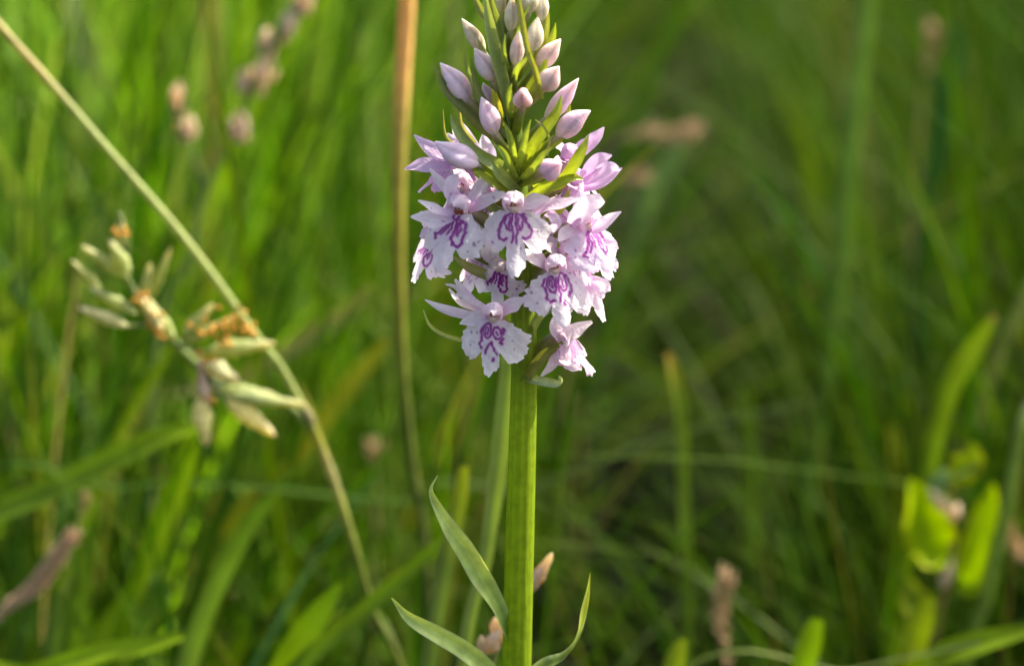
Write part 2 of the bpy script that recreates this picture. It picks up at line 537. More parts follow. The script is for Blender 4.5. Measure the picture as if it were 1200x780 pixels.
def flower(px, py, dep, yaw, pitch=0, roll=0, k=1.0, kind='loops', lobes=(1, 1, 1), tilt=18, curl=1.0, bend=0.0, jit=1.0, flush=0.45, mark=1.0,
           sep=((14, 4), (14, 4)), hood=1.0, color=None, att=None, spur=True, spots=0, lipbase=None, seplen=1.0, no_sep=(), throat=(0.72, 0.54, 0.50)):
    """open flower: throat at pixel (px,py), dep px behind the stem axis, turned yaw degrees to the right"""
    org = at(px, py, dep * S)
    Nv = np.array([math.sin(R(yaw)) * math.cos(R(pitch)), -math.cos(R(yaw)) * math.cos(R(pitch)), math.sin(R(pitch))])
    R0 = nrm(np.cross(Nv, [0, 0, 1.0])) * -1
    U0 = np.cross(Nv, R0) * 1.0
    if U0[2] < 0: U0 = -U0
    Rv = R0 * math.cos(R(roll)) - U0 * math.sin(R(roll))
    Uv = U0 * math.cos(R(roll)) + R0 * math.sin(R(roll))
    u = S * k
    fl = empty('flower', org, orchid)

    def loc(pts):
        return np.array([org + u * (p[0] * Rv + p[1] * Uv + p[2] * Nv) for p in pts])
    j = lambda s_=1.0: rng.normal(scale=s_)
    lip(fl, org, Rv, Uv, Nv, u, kind, jit, lobes, tilt, curl, bend, flush, mark, lipbase)
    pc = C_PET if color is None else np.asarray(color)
    if hood:
        # dorsal sepal and the two inner petals lean together over the throat
        for s_ in (-1, 1):
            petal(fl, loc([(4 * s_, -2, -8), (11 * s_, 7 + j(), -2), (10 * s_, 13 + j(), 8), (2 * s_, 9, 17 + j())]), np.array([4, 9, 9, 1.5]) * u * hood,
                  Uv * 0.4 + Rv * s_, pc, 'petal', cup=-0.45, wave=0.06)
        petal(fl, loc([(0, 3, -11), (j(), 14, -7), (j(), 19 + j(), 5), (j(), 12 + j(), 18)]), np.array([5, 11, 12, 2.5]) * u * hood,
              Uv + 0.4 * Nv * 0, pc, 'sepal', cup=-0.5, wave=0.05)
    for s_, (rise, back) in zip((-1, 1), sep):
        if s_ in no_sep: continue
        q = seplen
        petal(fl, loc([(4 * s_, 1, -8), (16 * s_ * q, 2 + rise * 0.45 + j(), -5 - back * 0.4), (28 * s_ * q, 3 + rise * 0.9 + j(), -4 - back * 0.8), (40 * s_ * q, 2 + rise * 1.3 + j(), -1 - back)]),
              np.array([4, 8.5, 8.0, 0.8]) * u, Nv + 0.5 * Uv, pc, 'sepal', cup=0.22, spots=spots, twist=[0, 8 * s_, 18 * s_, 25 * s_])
    # column with two pollen sacs in the throat
    V, F, C = tube(loc([(0, -3, -5), (0, 3, -1), (0, 7.5, 1.5), (0, 10, 1.5)]), np.array([5.5, 5.0, 3.6, 1.2]) * u, n=10, sides=12, color=[(0, (0.60, 0.40, 0.36)), (0.5, (0.62, 0.46, 0.34)), (1, (0.55, 0.30, 0.42))])
    colm = mk('column', V, F, C, M_BUD, fl)
    V, F, C = tube(loc([(0, -1, -4), (0, -0.5, -1), (0, 1, 1.5), (0, 2, 2.2)]), np.array([7.5, 6.8, 4.6, 2.4]) * u, n=8, sides=14, color=throat)
    mk('throat', V, F, C, M_BUD, fl)
    for s_ in (-1, 1):
        V, F, C = tube(loc([(1.9 * s_, 2.5, 3.5), (2.1 * s_, 5, 4.6), (1.8 * s_, 8, 4.2)]), np.array([0.5, 1.2, 0.6]) * u, n=7, sides=8, color=(0.20, 0.06, 0.05))
        mk('pollen_sac', V, F, C, M_GLOSS, fl)
    if spur:
        V, F, C = tube(loc([(0, -1, -3), (0, -5, -14), (1, -15, -26), (2, -28, -34)]), np.array([6, 5.2, 4.2, 2.0]) * u, n=14, sides=12, color=[(0, pc * 0.95), (1, C_PINK)])
        mk('spur', V, F, C, M_PETAL, fl)
    # twisted ovary back to the stem
    ay = att if att is not None else py + 28
    a0 = at(stem_x(ay), ay, 0)
    hi = loc([(0, 2, -9)])[0]
    d0 = nrm(hi - a0)
    mid = a0 * 0.5 + hi * 0.5 + np.array([0, 0, 6 * S])
    V, F, C = tube([a0, a0 * 0.72 + hi * 0.28 + np.array([0, 0, 2 * S]), mid, a0 * 0.2 + hi * 0.8 + np.array([0, 0, 5 * S]), hi], np.array([5, 6.5, 7.5, 6.5, 4.5]) * S,
                   n=22, sides=18, ridge=3, amp=0.12, twist=2.6, color=[(0, (0.20, 0.25, 0.03)), (0.6, (0.24, 0.26, 0.06)), (1, (0.55, 0.40, 0.45))])
    mk('ovary', V, F, C, M_BRACT, fl)
    return fl, loc


def bud(base, tip, wid, color=None, att=None, ridge=0.13, bend=0, tipc=None, flat=0.0, under=None):
    """closed flower bud; base and tip are (px, py, depth px)"""
    b, t = pxpath([base])[0], pxpath([tip])[0]
    c = np.array((0.66, 0.47, 0.60)) if color is None else np.asarray(color)
    c = c * 0.72 + np.array((0.84, 0.66, 0.69)) * 0.28
    wid = wid * rng.uniform(0.78, 0.90)
    L0 = np.linalg.norm(t - b)
    side = nrm(np.cross(t - b, CAMDIR)) * bend * S
    pts = [b + (t - b) * f + side * math.sin(f * 3.14) for f in (0, 0.12, 0.35, 0.6, 0.82, 0.94, 1.0)]
    w_ = np.array([0.34, 0.72, 1.0, 0.88, 0.47, 0.2, 0.06]) * wid * S
    tc_ = c * 1.08 if tipc is None else np.asarray(tipc)
    bc = c * (0.85, 0.95, 0.72) if under is None else np.asarray(under)
    V, F, C = tube(pts, w_, n=30, sides=27, ridge=3, amp=ridge, twist=0.6, color=[(0, bc), (0.25, c), (0.7, c), (1, np.minimum(tc_, 0.85))])
    aa = np.linspace(0, 2 * np.pi, 27, endpoint=False)
    # narrow seams between the three closed sepals
    sd_ = np.tile(np.cos(3 * np.linspace(0, 2 * np.pi, 27, endpoint=False)), 30)
    C = C * (1 - 0.18 * np.clip(-sd_ - 0.75, 0, 1) * 4)[:, None]
    C = C * (1 + 0.045 * np.tile(np.cos(9 * aa), 30)[:, None]) * (1 + 0.04 * rng.normal(size=(len(C), 1)))
    o = mk('bud', V, F, C, M_BUD, orchid, b)
    ay = att if att is not None else base[1] + 40
    a0 = at(stem_x(ay), ay, 0)
    e = b + (t - b) * 0.06
    mid = a0 * 0.45 + e * 0.55 + np.array([0, 0, -2 * S])
    V, F, C = tube([a0, mid, e], np.array([4.0, 5.6, wid * 0.40]) * S, n=16, sides=15, ridge=3, amp=0.14, twist=2.2, color=[(0, (0.20, 0.26, 0.03)), (0.7, (0.24, 0.28, 0.05)), (1, bc * 0.9)])
    mk('ovary', V, F, C, M_BRACT, o)
    return o




def extra(fl, *petals, spots=0, color=None):
    """further petals of a flower, each given by its midline in photo pixels and half widths"""
    for pts, wd in petals:
        petal(fl, pxpath(pts), np.array(wd) * S, CAMDIR + np.array([0, 0, 0.6]), color, 'petal', cup=0.28, wave=0.13, spots=spots)


# --- open flowers, lowest first
# lowest front flower
flower(578, 372, -62, -8, -4, 2, 1.0, 'rings', tilt=14, lobes=(0.94, 1.04, 1.0), jit=0.8, sep=((-10, 2), (16, 4)), att=430, spots=0, seplen=0.98)
# flower above it, its shade put into greyer petals
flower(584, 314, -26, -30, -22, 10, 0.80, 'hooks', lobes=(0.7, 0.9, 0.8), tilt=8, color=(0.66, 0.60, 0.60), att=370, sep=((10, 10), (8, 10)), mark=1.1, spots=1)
# front flower right of the stem
flower(650, 316, -58, 18, -2, -4, 1.03, 'twin', tilt=20, lobes=(0.92, 0.92, 0.85), jit=1.0, sep=((18, 8), (-2, 10)), att=370)
# lowest right flower, seen from the side
f9, _ = flower(666, 394, -12, 72, -14, -18, 0.86, 'hooks', tilt=40, lobes=(0.85, 0.85, 0.9), curl=1.6, att=436, color=(0.80, 0.70, 0.74), lipbase=(0.80, 0.62, 0.74), flush=0.7, sep=((-16, 4), (14, 6)), mark=0.55, no_sep=(-1, 1))
extra(f9, ([(658, 399, -18), (652, 386, -22), (656, 374, -24), (670, 362, -22)], (5, 8, 8, 3)), ([(660, 402, -24), (668, 392, -30), (679, 385, -30), (694, 377, -28)], (6, 10, 8, 2)),
      ([(660, 404, -16), (653, 418, -20), (645, 430, -20), (634, 441, -18)], (4, 6.5, 5.5, 1)), ([(657, 408, -22), (659, 418, -28), (664, 424, -28), (669, 424, -26)], (4, 6, 5, 2)), color=(0.80, 0.71, 0.74))
# large left flower
f4, _ = flower(538, 247, -48, -30, 2, 8, 1.10, 'hooks', tilt=22, lobes=(0.98, 0.92, 1.1), jit=1.8, sep=((-8, 3), (16, 5)), att=300, spots=2, no_sep=(-1, 1), throat=(0.30, 0.07, 0.04))
extra(f4, ([(532, 254, -48), (515, 258, -56), (500, 256, -58), (481, 254, -56)], (4, 11, 10, 1)), ([(530, 250, -50), (514, 247, -60), (503, 241, -62), (490, 235, -62)], (4, 6, 5, 1)),
      ([(540, 238, -40), (528, 224, -44), (516, 214, -44), (503, 197, -42)], (5, 8, 6, 1)), ([(548, 240, -42), (558, 228, -40), (566, 216, -38), (571, 203, -36)], (5, 8, 8, 2)),
      ([(550, 246, -44), (566, 238, -48), (580, 231, -48), (592, 226, -46)], (5, 8, 7, 2)), ([(534, 240, -44), (528, 226, -50), (530, 214, -52), (536, 204, -48)], (5, 8, 8, 2)), spots=1)
# flower half hidden below it on the left
flower(506, 280, 14, -62, -12, 20, 0.86, 'hooks', tilt=26, att=330, jit=1.0, mark=0.95, sep=((14, 4), (6, 8)), spots=1)
# centre flower
flower(602, 243, -66, -3, -2, -3, 1.04, 'loops', tilt=16, lobes=(0.92, 0.98, 1.4), jit=1.1, bend=-0.5, sep=((-2, 10), (2, 12)), att=300, no_sep=(-1,))
# right flower
f7, _ = flower(688, 264, -34, 42, 2, -12, 1.02, 'hooks', tilt=22, lobes=(0.95, 0.85, 1.0), jit=1.8, sep=((-6, 6), (16, 2)), att=310, lipbase=(0.80, 0.70, 0.84), flush=0.6, spots=1, no_sep=(1,))
extra(f7, ([(670, 264, -36), (680, 250, -44), (694, 240, -48), (706, 232, -46)], (6, 12, 13, 6)), ([(694, 270, -40), (706, 263, -46), (716, 256, -48), (728, 248, -48)], (6, 9, 6, 1)),
      ([(704, 284, -26), (712, 284, -32), (718, 286, -36), (722, 293, -36)], (4, 5.5, 5.5, 3)), ([(702, 297, -24), (712, 302, -30), (719, 306, -32), (723, 315, -30)], (4, 5.5, 4.5, 1.5)), spots=1)
# behind: right lower flower with frilled white lobes
f14, _ = flower(686, 320, 14, 70, -10, -10, 0.9, 'loops', tilt=30, jit=2.2, att=360, mark=0.3, curl=1.8, sep=((8, 6), (4, 6)))
extra(f14, ([(688, 322, -4), (692, 338, -10), (697, 350, -12), (702, 363, -10)], (5, 7, 8, 3)), ([(692, 326, -6), (702, 330, -12), (709, 334, -14), (712, 342, -14)], (4, 5.5, 6, 3.5)),
      ([(690, 324, -8), (699, 338, -14), (704, 344, -16), (706, 350, -14)], (4, 5, 5, 2)))
# upper right, turned away
flower(676, 214, 6, 88, 22, -10, 0.86, 'loops', tilt=10, att=250, color=(0.74, 0.56, 0.74), mark=0.4, curl=1.4, sep=((6, 4), (14, 4)), lipbase=(0.74, 0.58, 0.76))
flower(668, 186, 26, 82, 28, -8, 0.84, 'loops', tilt=6, att=232, color=(0.74, 0.55, 0.74), mark=0.3, curl=1.2, sep=((8, 6), (12, 6)), lipbase=(0.74, 0.58, 0.76))
# upper left, turned left
flower(530, 186, 0, -88, 6, 8, 0.84, 'loops', tilt=36, att=232, color=(0.70, 0.50, 0.71), mark=0.5, curl=1.3, sep=((12, 3), (6, 6)), lipbase=(0.68, 0.46, 0.70))
# behind the large left flower
flower(544, 220, 24, -52, 18, 4, 0.9, 'hooks', tilt=14, att=262, sep=((12, 4), (16, 4)), mark=0.7, spots=2)

# further florets packed between the front ones
flower(664, 298, -26, 40, -6, -8, 0.84, 'twin', tilt=24, lobes=(0.9, 0.9, 0.9), jit=2.0, att=342, mark=0.6, curl=1.4, sep=((14, 2), (10, 4)))
f16, _ = flower(650, 246, -8, 30, 6, -6, 0.82, 'loops', tilt=20, jit=1.8, att=282, mark=0.6, curl=1.3, sep=((10, 2), (12, 4)), color=(0.80, 0.66, 0.80), lipbase=(0.80, 0.69, 0.83))
extra(f16, ([(624, 252, -40), (640, 243, -46), (660, 238, -46), (682, 231, -42)], (5, 6.5, 6.5, 2)), ([(640, 250, -42), (648, 254, -48), (652, 262, -50), (648, 272, -46)], (4, 6, 6, 2)), color=(0.80, 0.66, 0.80))
flower(566, 228, 4, -34, 10, 6, 0.84, 'hooks', tilt=18, jit=1.8, att=266, mark=0.7, curl=1.2, sep=((12, 3), (10, 4)), spots=1)
flower(560, 300, 10, -48, -8, 10, 0.78, 'twin', tilt=26, jit=1.8, att=344, mark=0.5, curl=1.5, sep=((10, 4), (6, 6)), color=(0.80, 0.74, 0.76))

# flower on the far left side of the stem, seen as a fan of narrow petals
org = at(566, 366, -6 * S)
fan = empty('flower', org, orchid)
for pts, wd, tw in (([(574, 372, -12), (548, 369, -14), (520, 362, -18), (498, 351, -20)], (3, 5.5, 5.2, 0.8), 20),
                    ([(572, 370, -8), (548, 352, -6), (534, 338, -8), (522, 333, -6)], (3, 4.5, 4, 1.2), -15),
                    ([(574, 368, -14), (556, 354, -18), (541, 338, -22), (533, 327, -24)], (3, 4.5, 4.2, 1.5), 5),
                    ([(576, 368, -18), (566, 360, -28), (548, 349, -34), (534, 345, -30)], (3, 4, 3.6, 1.5), 10),
                    ([(572, 370, 0), (552, 360, 8), (536, 352, 14), (526, 338, 16)], (3, 5, 4, 1.0), -10)):
    petal(fan, pxpath(pts), np.array(wd) * S, CAMDIR + np.array([0, 0, 0.7]), None, 'petal', cup=0.3, twist=[0, tw, tw, tw * 1.5])
V, F, C = tube([at(stem_x(420), 420, 0), at(592, 388, 4 * S), at(574, 370, -4 * S)], np.array([5, 6.5, 4]) * S, n=14, sides=14, ridge=3, amp=0.12, twist=2, color=[(0, (0.2, 0.25, 0.03)), (1, (0.4, 0.36, 0.25))])
mk('ovary', V, F, C, M_BRACT, fan)

# loose white petals seen behind the upper left flowers
backf = empty('flower', at(556, 176, 40 * S), orchid)
for pts, wd in (([(562, 196, 40), (548, 178, 42), (536, 160, 44), (529, 139, 46)], (3, 6, 5, 0.6)),
                ([(566, 196, 34), (558, 176, 34), (548, 158, 36), (541, 143, 36)], (3, 6, 5, 0.8)),
                ([(578, 196, 30), (573, 180, 30), (568, 168, 32), (566, 156, 34)], (4, 8, 7, 0.8)),
                ([(556, 190, 36), (540, 176, 36), (530, 166, 36), (524, 156, 38)], (3, 7, 7, 1.0))):
    petal(backf, pxpath(pts), np.array(wd) * S, CAMDIR + np.array([0, 0, 0.7]), (0.80, 0.70, 0.80), 'petal', cup=0.3)

# spread sepals that stick out sideways (fans seen in profile)
sidef = [((676, 214, 6), [([(684, 214, 0), (700, 206, -6), (716, 196, -8), (727, 199, -6)], (4, 8, 7, 1.0)), ([(682, 210, 6), (694, 196, 2), (706, 186, 0), (717, 182, 2)], (4, 9, 8, 1.0)),
                          ([(684, 222, 2), (698, 218, -4), (712, 210, -6), (729, 197, -4)], (4, 6, 6, 1.0))]),
         ((668, 186, 26), [([(674, 186, 24), (688, 172, 22), (700, 160, 22), (708, 149, 22)], (4, 8, 7, 0.8)), ([(672, 184, 28), (682, 172, 30), (694, 166, 30), (706, 160, 30)], (4, 7, 6, 0.8))]),
         ((530, 186, 0), [([(536, 186, -6), (518, 182, -10), (500, 172, -12), (485, 158, -12)], (4, 9, 8, 0.8)), ([(534, 194, -10), (514, 194, -14), (496, 194, -14), (474, 198, -12)], (5, 10, 9, 1.0))])]
for (ox, oy, oz), fs in sidef:
    f_ = empty('flower', at(ox, oy, (oz + 4) * S), orchid)
    for pts, wd in fs:
        petal(f_, pxpath(pts), np.array(wd) * S, CAMDIR + np.array([0, 0, 0.5]), (0.72, 0.53, 0.74), 'petal', cup=0.3, wave=0.14)

# --- buds: (base, tip, half width)
PB = (0.66, 0.46, 0.60)
CREAM = (0.52, 0.50, 0.34)
PCREAM = (0.62, 0.48, 0.50)
bud((549, 118, -6), (516, 74, -14), 15.5, (0.70, 0.54, 0.68), att=170)
bud((578, 94, -20), (556, 57, -26), 13.5, (0.62, 0.48, 0.55), att=140)
bud((579, 156, -34), (564, 114, -46), 13.5, (0.66, 0.46, 0.66), att=190)
bud((576, 126, -6), (566, 97, -8), 10, (0.64, 0.46, 0.60), att=160)
bud((603, 76, -26), (608, 36, -34), 10.5, PCREAM, att=120, tipc=(0.66, 0.62, 0.45))
bud((613, 122, -34), (612, 106, -62), 13.5, (0.66, 0.44, 0.58), att=160)
bud((634, 104, -22), (655, 78, -34), 14.5, PCREAM, att=140)
bud((630, 78, -4), (657, 46, -8), 12.5, (0.64, 0.48, 0.46), att=120)
bud((640, 140, 4), (678, 92, -2), 13.0, (0.70, 0.50, 0.70), att=180)
bud((654, 160, -22), (692, 130, -26), 14.0, (0.66, 0.45, 0.64), att=196, bend=-3)
bud((636, 202, -44), (658, 192, -62), 15.5, (0.66, 0.44, 0.66), att=216)
bud((622, 60, -14), (630, 20, -14), 12, CREAM, att=100, tipc=(0.62, 0.60, 0.40))
bud((598, 36, -14), (600, -4, -16), 10, CREAM, att=70, tipc=(0.5, 0.55, 0.3))
bud((618, 16, -18), (618, -22, -20), 13, (0.42, 0.42, 0.24), att=60)
bud((634, 24, -6), (634, -14, -6), 9, CREAM, att=70)
bud((566, 62, 8), (541, 22, 2), 11, (0.42, 0.42, 0.27), att=110)
bud((560, 192, -46), (510, 166, -54), 15, (0.62, 0.47, 0.70), att=216, bend=-3)
bud((588, 14, 4), (584, -24, 4), 9, (0.40, 0.42, 0.24), att=70)

# --- bracts (leaf-like scales below each flower)
bract([(606, 216, -10), (588, 196, -36), (566, 184, -44), (548, 170, -44), (534, 148, -40), (528, 134, -38)], (5, 9, 9, 8, 5, 0.6), GREYG)
bract([(606, 228, -10), (584, 214, -34), (564, 200, -44), (546, 188, -42)], (5, 9, 10, 4), YELLG, fold=0.6)
bract([(604, 222, -20), (590, 208, -52), (582, 198, -62), (576, 190, -62)], (5, 8, 7, 1), GREYG)
bract([(610, 200, -8), (624, 172, -28), (640, 150, -34), (652, 132, -34), (658, 112, -30)], (5, 8, 8, 6, 0.6), YELLG)
bract([(612, 206, -8), (634, 178, -18), (656, 160, -24), (664, 140, -22), (668, 122, -20)], (5, 8, 8, 5, 0.6), YELLG)
bract([(626, 222, -12), (656, 214, -40), (672, 194, -52), (682, 176, -54), (690, 158, -50)], (5, 9, 9, 6, 0.6), YELLG, fold=0.2)
bract([(612, 240, -10), (634, 222, -40), (656, 214, -50), (672, 208, -52), (684, 210, -48)], (4, 8, 7, 4, 0.6), YELLG)
bract([(640, 182, -30), (644, 166, -36), (638, 150, -38), (627, 140, -40)], (2.5, 1.6, 1.3, 0.6), (0.30, 0.33, 0.10), m=5)
bract([(602, 150, -6), (592, 104, -24), (582, 66, -34), (574, 30, -34), (568, -6, -30)], (6, 9, 10, 7, 2), GREYG, fold=0.5, edge=(0.36, 0.42, 0.20))
bract([(600, 120, -8), (590, 84, -14), (584, 40, -12), (574, 4, -10), (570, -24, -8)], (6, 9, 9, 6, 1), (0.20, 0.26, 0.07), fold=0.5, edge=(0.34, 0.40, 0.18))
bract([(600, 162, -6), (580, 140, -16), (562, 112, -22), (556, 90, -24), (552, 66, -22)], (5, 7, 5, 3, 0.5), (0.22, 0.26, 0.09))
bract([(592, 150, 4), (568, 124, 0), (552, 96, -2), (544, 64, -4)], (5, 6, 4, 0.5), GREYG)
bract([(594, 168, 0), (566, 150, -8), (540, 124, -14), (522, 104, -18), (510, 76, -18)], (5, 8, 7, 5, 0.6), (0.19, 0.22, 0.09), fold=0.5)
bract([(584, 60, -10), (572, 80, -16), (566, 62, -20), (560, 46, -20)], (3, 4, 4, 0.5), (0.28, 0.30, 0.12))
bract([(634, 116, -34), (628, 86, -44), (618, 58, -46), (612, 26, -44), (606, -10, -40)], (3.5, 3.4, 3.4, 3.6, 2), (0.27, 0.30, 0.06), m=5)
bract([(608, 132, -10), (622, 104, -26), (634, 86, -28), (640, 70, -26)], (4, 7, 7, 2), YELLG)
bract([(634, 84, 6), (642, 60, 6), (648, 42, 4), (651, 27, 2)], (4, 6, 4, 0.5), YELLG)
bract([(622, 90, 2), (636, 50, 0), (640, 20, -2), (636, -12, -4)], (4, 5, 4, 1), (0.24, 0.27, 0.07))
bract([(586, 150, -26), (584, 130, -32), (580, 114, -36), (577, 104, -36)], (3, 5, 4, 0.5), (0.40, 0.40, 0.04))
bract([(590, 20, 10), (570, 20, 10), (560, 6, 10), (553, -14, 10)], (3, 5, 4, 0.6), (0.24, 0.28, 0.10))
bract([(560, 186, 20), (534, 172, 20), (522, 158, 18), (519, 128, 16)], (3, 3, 1.8, 0.5), (0.26, 0.28, 0.10), m=5)
bract([(556, 168, 14), (542, 150, 12), (539, 134, 12), (538, 120, 12)], (3, 2.5, 1.6, 0.5), (0.36, 0.36, 0.14), m=5)
bract([(612, 262, -8), (636, 256, -16), (656, 244, -20), (668, 222, -20)], (4, 7, 6, 1), YELLG)
bract([(604, 258, 0), (580, 246, -12), (566, 232, -20), (556, 214, -20)], (4, 6, 5, 0.8), GREYG)
bract([(600, 330, -4), (570, 322, -10), (548, 312, -14), (530, 300, -16)], (4, 7, 6, 1), (0.28, 0.30, 0.14))
bract([(592, 410, -14), (560, 404, -24), (542, 399, -30), (520, 392, -32), (504, 381, -30), (496, 363, -28)], (3.2, 2.8, 2.6, 2.3, 1.9, 0.6), (0.42, 0.46, 0.16), m=5, n=30)
bract([(616, 400, -6), (634, 368, -14), (654, 356, -18), (668, 340, -18)], (5, 6, 5, 0.8), GREYG)
bract([(614, 448, -12), (626, 430, -20), (640, 414, -22), (656, 406, -20)], (5, 8, 7, 2), (0.22, 0.24, 0.06), fold=0.5)
bract([(618, 444, -14), (634, 446, -22), (650, 449, -26), (657, 446, -28), (655, 440, -28)], (3, 6, 5, 3, 1.2), (0.36, 0.44, 0.26), fold=0.4)
bract([(610, 300, -12), (624, 292, -34), (634, 284, -40), (640, 272, -40)], (4, 6, 5, 0.8), (0.2, 0.25, 0.06))

for pts, wd in (([(600, 100, -10), (606, 82, -36), (614, 72, -44), (622, 60, -46)], (3, 4.5, 3.5, 0.6)), ([(600, 140, -10), (596, 124, -40), (596, 110, -48), (600, 98, -50)], (3, 4.5, 4, 0.6)),
                ([(604, 190, -12), (600, 172, -44), (596, 156, -52), (590, 142, -54)], (4, 5, 4, 0.6)), ([(606, 200, -12), (612, 178, -46), (616, 158, -54), (622, 140, -56)], (4, 5, 4.5, 0.6)),
                ([(600, 90, -8), (592, 72, -36), (590, 58, -42), (592, 40, -42)], (3, 4, 3.5, 0.6)), ([(610, 212, -12), (626, 196, -50), (636, 182, -58), (648, 172, -58)], (4, 5, 4.5, 0.6)),
                ([(598, 60, -6), (606, 40, -28), (612, 22, -32), (622, 4, -32)], (3, 4, 3, 0.6)), ([(606, 214, -12), (596, 190, -52), (588, 176, -58), (578, 168, -58)], (4, 5, 4, 0.6))):
    bract(pts, np.array(wd) * 0.8, (0.27, 0.36, 0.07))

# --- leaves on the lower stem
LEAFC = [(0, (0.18, 0.26, 0.05)), (0.35, (0.44, 0.55, 0.16)), (1, (0.46, 0.57, 0.18))]


def stem_leaf(pts, wid, twist=None, fold=0.45, color=LEAFC, hint=CAMDIR + np.array([0, 0, 0.6])):
    V, F, C = ribbon(pxpath(pts), np.asarray(wid, float) * S, hint, n=34, m=9, fold=fold, cup=0.1, twist=twist, color=color, vein=0.10, wave=0.15, nwave=2.3, edge=(0.46, 0.55, 0.26))
    mk('leaf', V, F, C, M_LEAF, orchid)


stem_leaf([(598, 748, -6), (586, 716, -14), (568, 684, -20), (552, 652, -24), (530, 622, -28), (514, 596, -30), (507, 574, -30), (513, 557, -28)], (6, 9, 12, 13, 10, 6, 4, 0.9), twist=[-20, -5, 5, 30, 20, 10, 40, 70])
stem_leaf([(600, 830, -8), (574, 788, -20), (545, 762, -30), (512, 742, -38), (480, 722, -42), (459, 700, -42)], (9, 11, 11, 10, 7, 0.8), twist=[0, 10, 20, 25, 35, 45])
stem_leaf([(606, 810, -10), (636, 784, -14), (662, 770, -18), (680, 745, -20), (689, 710, -20), (692, 671, -18)], (8, 10, 8, 7, 6, 0.8), twist=[0, 10, 50, 65, 60, 60], color=[(0, (0.14, 0.21, 0.05)), (0.6, (0.17, 0.23, 0.04)), (1, (0.24, 0.27, 0.04))])
# broad basal leaves below the frame
for a_, L_ in ((200, 0.12), (320, 0.11), (80, 0.12)):
    d_ = np.array([math.cos(R(a_)), math.sin(R(a_)), 0])
    P = [BASE + d_ * L_ * f + np.array([0, 0, z]) for f, z in ((0.02, 0.02), (0.35, 0.06), (0.7, 0.07), (1.0, 0.05))]
    V, F, C = ribbon(P, np.array([0.004, 0.012, 0.011, 0.001]), (0, 0, 1), n=24, m=9, fold=0.3, color=(0.07, 0.13, 0.03), vein=0.06)
    mk('leaf', V, F, C, M_LEAF, orchid)

# ------------------------------------------------------------------ single grass blades and stalks that can be told apart
def to_ground(P):
    """carry a stalk or blade on down to the soil"""
    P = np.asarray(P)
    e, d = P[-1], nrm(P[-1] - P[-2])
    z = e[2]
    out = [P]
    k = min(0.04, z * 0.4)
    q1 = e + d * k
    q1[2] = min(q1[2], z - k * 0.3)
    q1[2] = max(q1[2], z * 0.45)
    end = np.array([q1[0] + d[0] * 0.02, q1[1] + 0.01, -0.008])
    return np.vstack([P, q1[None], end[None]])


def blade(name, label, cat, pts, wid, Y, color, group=None, fold=0.35, twist=None, mat=None, hint=None, ground=True, dY=0.0, tipfirst=True):
    """pts in photo pixels from the tip down; wid = full widths in photo pixels"""
    Y = Y * 0.85 if 0.08 < Y < 0.21 else Y
    ys_ = np.linspace(Y, Y + dY, len(pts))
    P = np.array([at(q[0], q[1], y) for q, y in zip(pts, ys_)])
    wd = np.array([0.5 * q * dscale(y) for q, y in zip(wid, ys_)])
    if ground:
        k0 = len(P)
        P = to_ground(P)
        wd = np.concatenate([wd, [wd[-1] * 0.9, wd[-1] * 0.6]])
    n = 8 * len(P)
    V, F, C = ribbon(P, wd, CAMDIR + np.array([0.3, 0, 0.5]) if hint is None else hint, n=n, m=5, fold=fold, twist=twist, color=color, vein=0.06)
    o = mk(name, V, F, C, mat or M_GRASS, None, V[-3] if ground else V[0])
    return tag(o, label, cat, group, 'thing')


def stalk(name, label, cat, pts, wid, Y, color, group=None, dY=0.0, mat=None, ground=True, parent=None, sides=10):
    ys_ = np.linspace(Y, Y + dY, len(pts))
    P = np.array([at(q[0], q[1], y) for q, y in zip(pts, ys_)])
    rd = np.array([0.5 * q * dscale(y) for q, y in zip(wid, ys_)])
    if ground:
        P = to_ground(P)
        rd = np.concatenate([rd, [rd[-1], rd[-1]]])
    V, F, C = tube(P, rd, n=8 * len(P), sides=sides, color=color)
    o = mk(name, V, F, C, mat or M_DRY, parent, P[-1] if parent is None else None)
    if parent is None:
        tag(o, label, cat, group)
    return o


G_B = 'single grass blades around the orchid'
LIME = (0.20, 0.31, 0.010)
MID = (0.11, 0.20, 0.010)
DEEP = (0.05, 0.10, 0.012)
PALE = (0.20, 0.25, 0.11)

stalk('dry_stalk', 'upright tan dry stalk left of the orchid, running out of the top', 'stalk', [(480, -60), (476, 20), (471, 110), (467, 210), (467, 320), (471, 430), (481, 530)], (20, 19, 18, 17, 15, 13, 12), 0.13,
      [(0, (0.74, 0.44, 0.14)), (0.2, (0.76, 0.45, 0.15)), (0.32, (0.42, 0.34, 0.07)), (0.45, (0.30, 0.28, 0.04)), (0.65, (0.12, 0.15, 0.02)), (1, (0.06, 0.08, 0.02))])

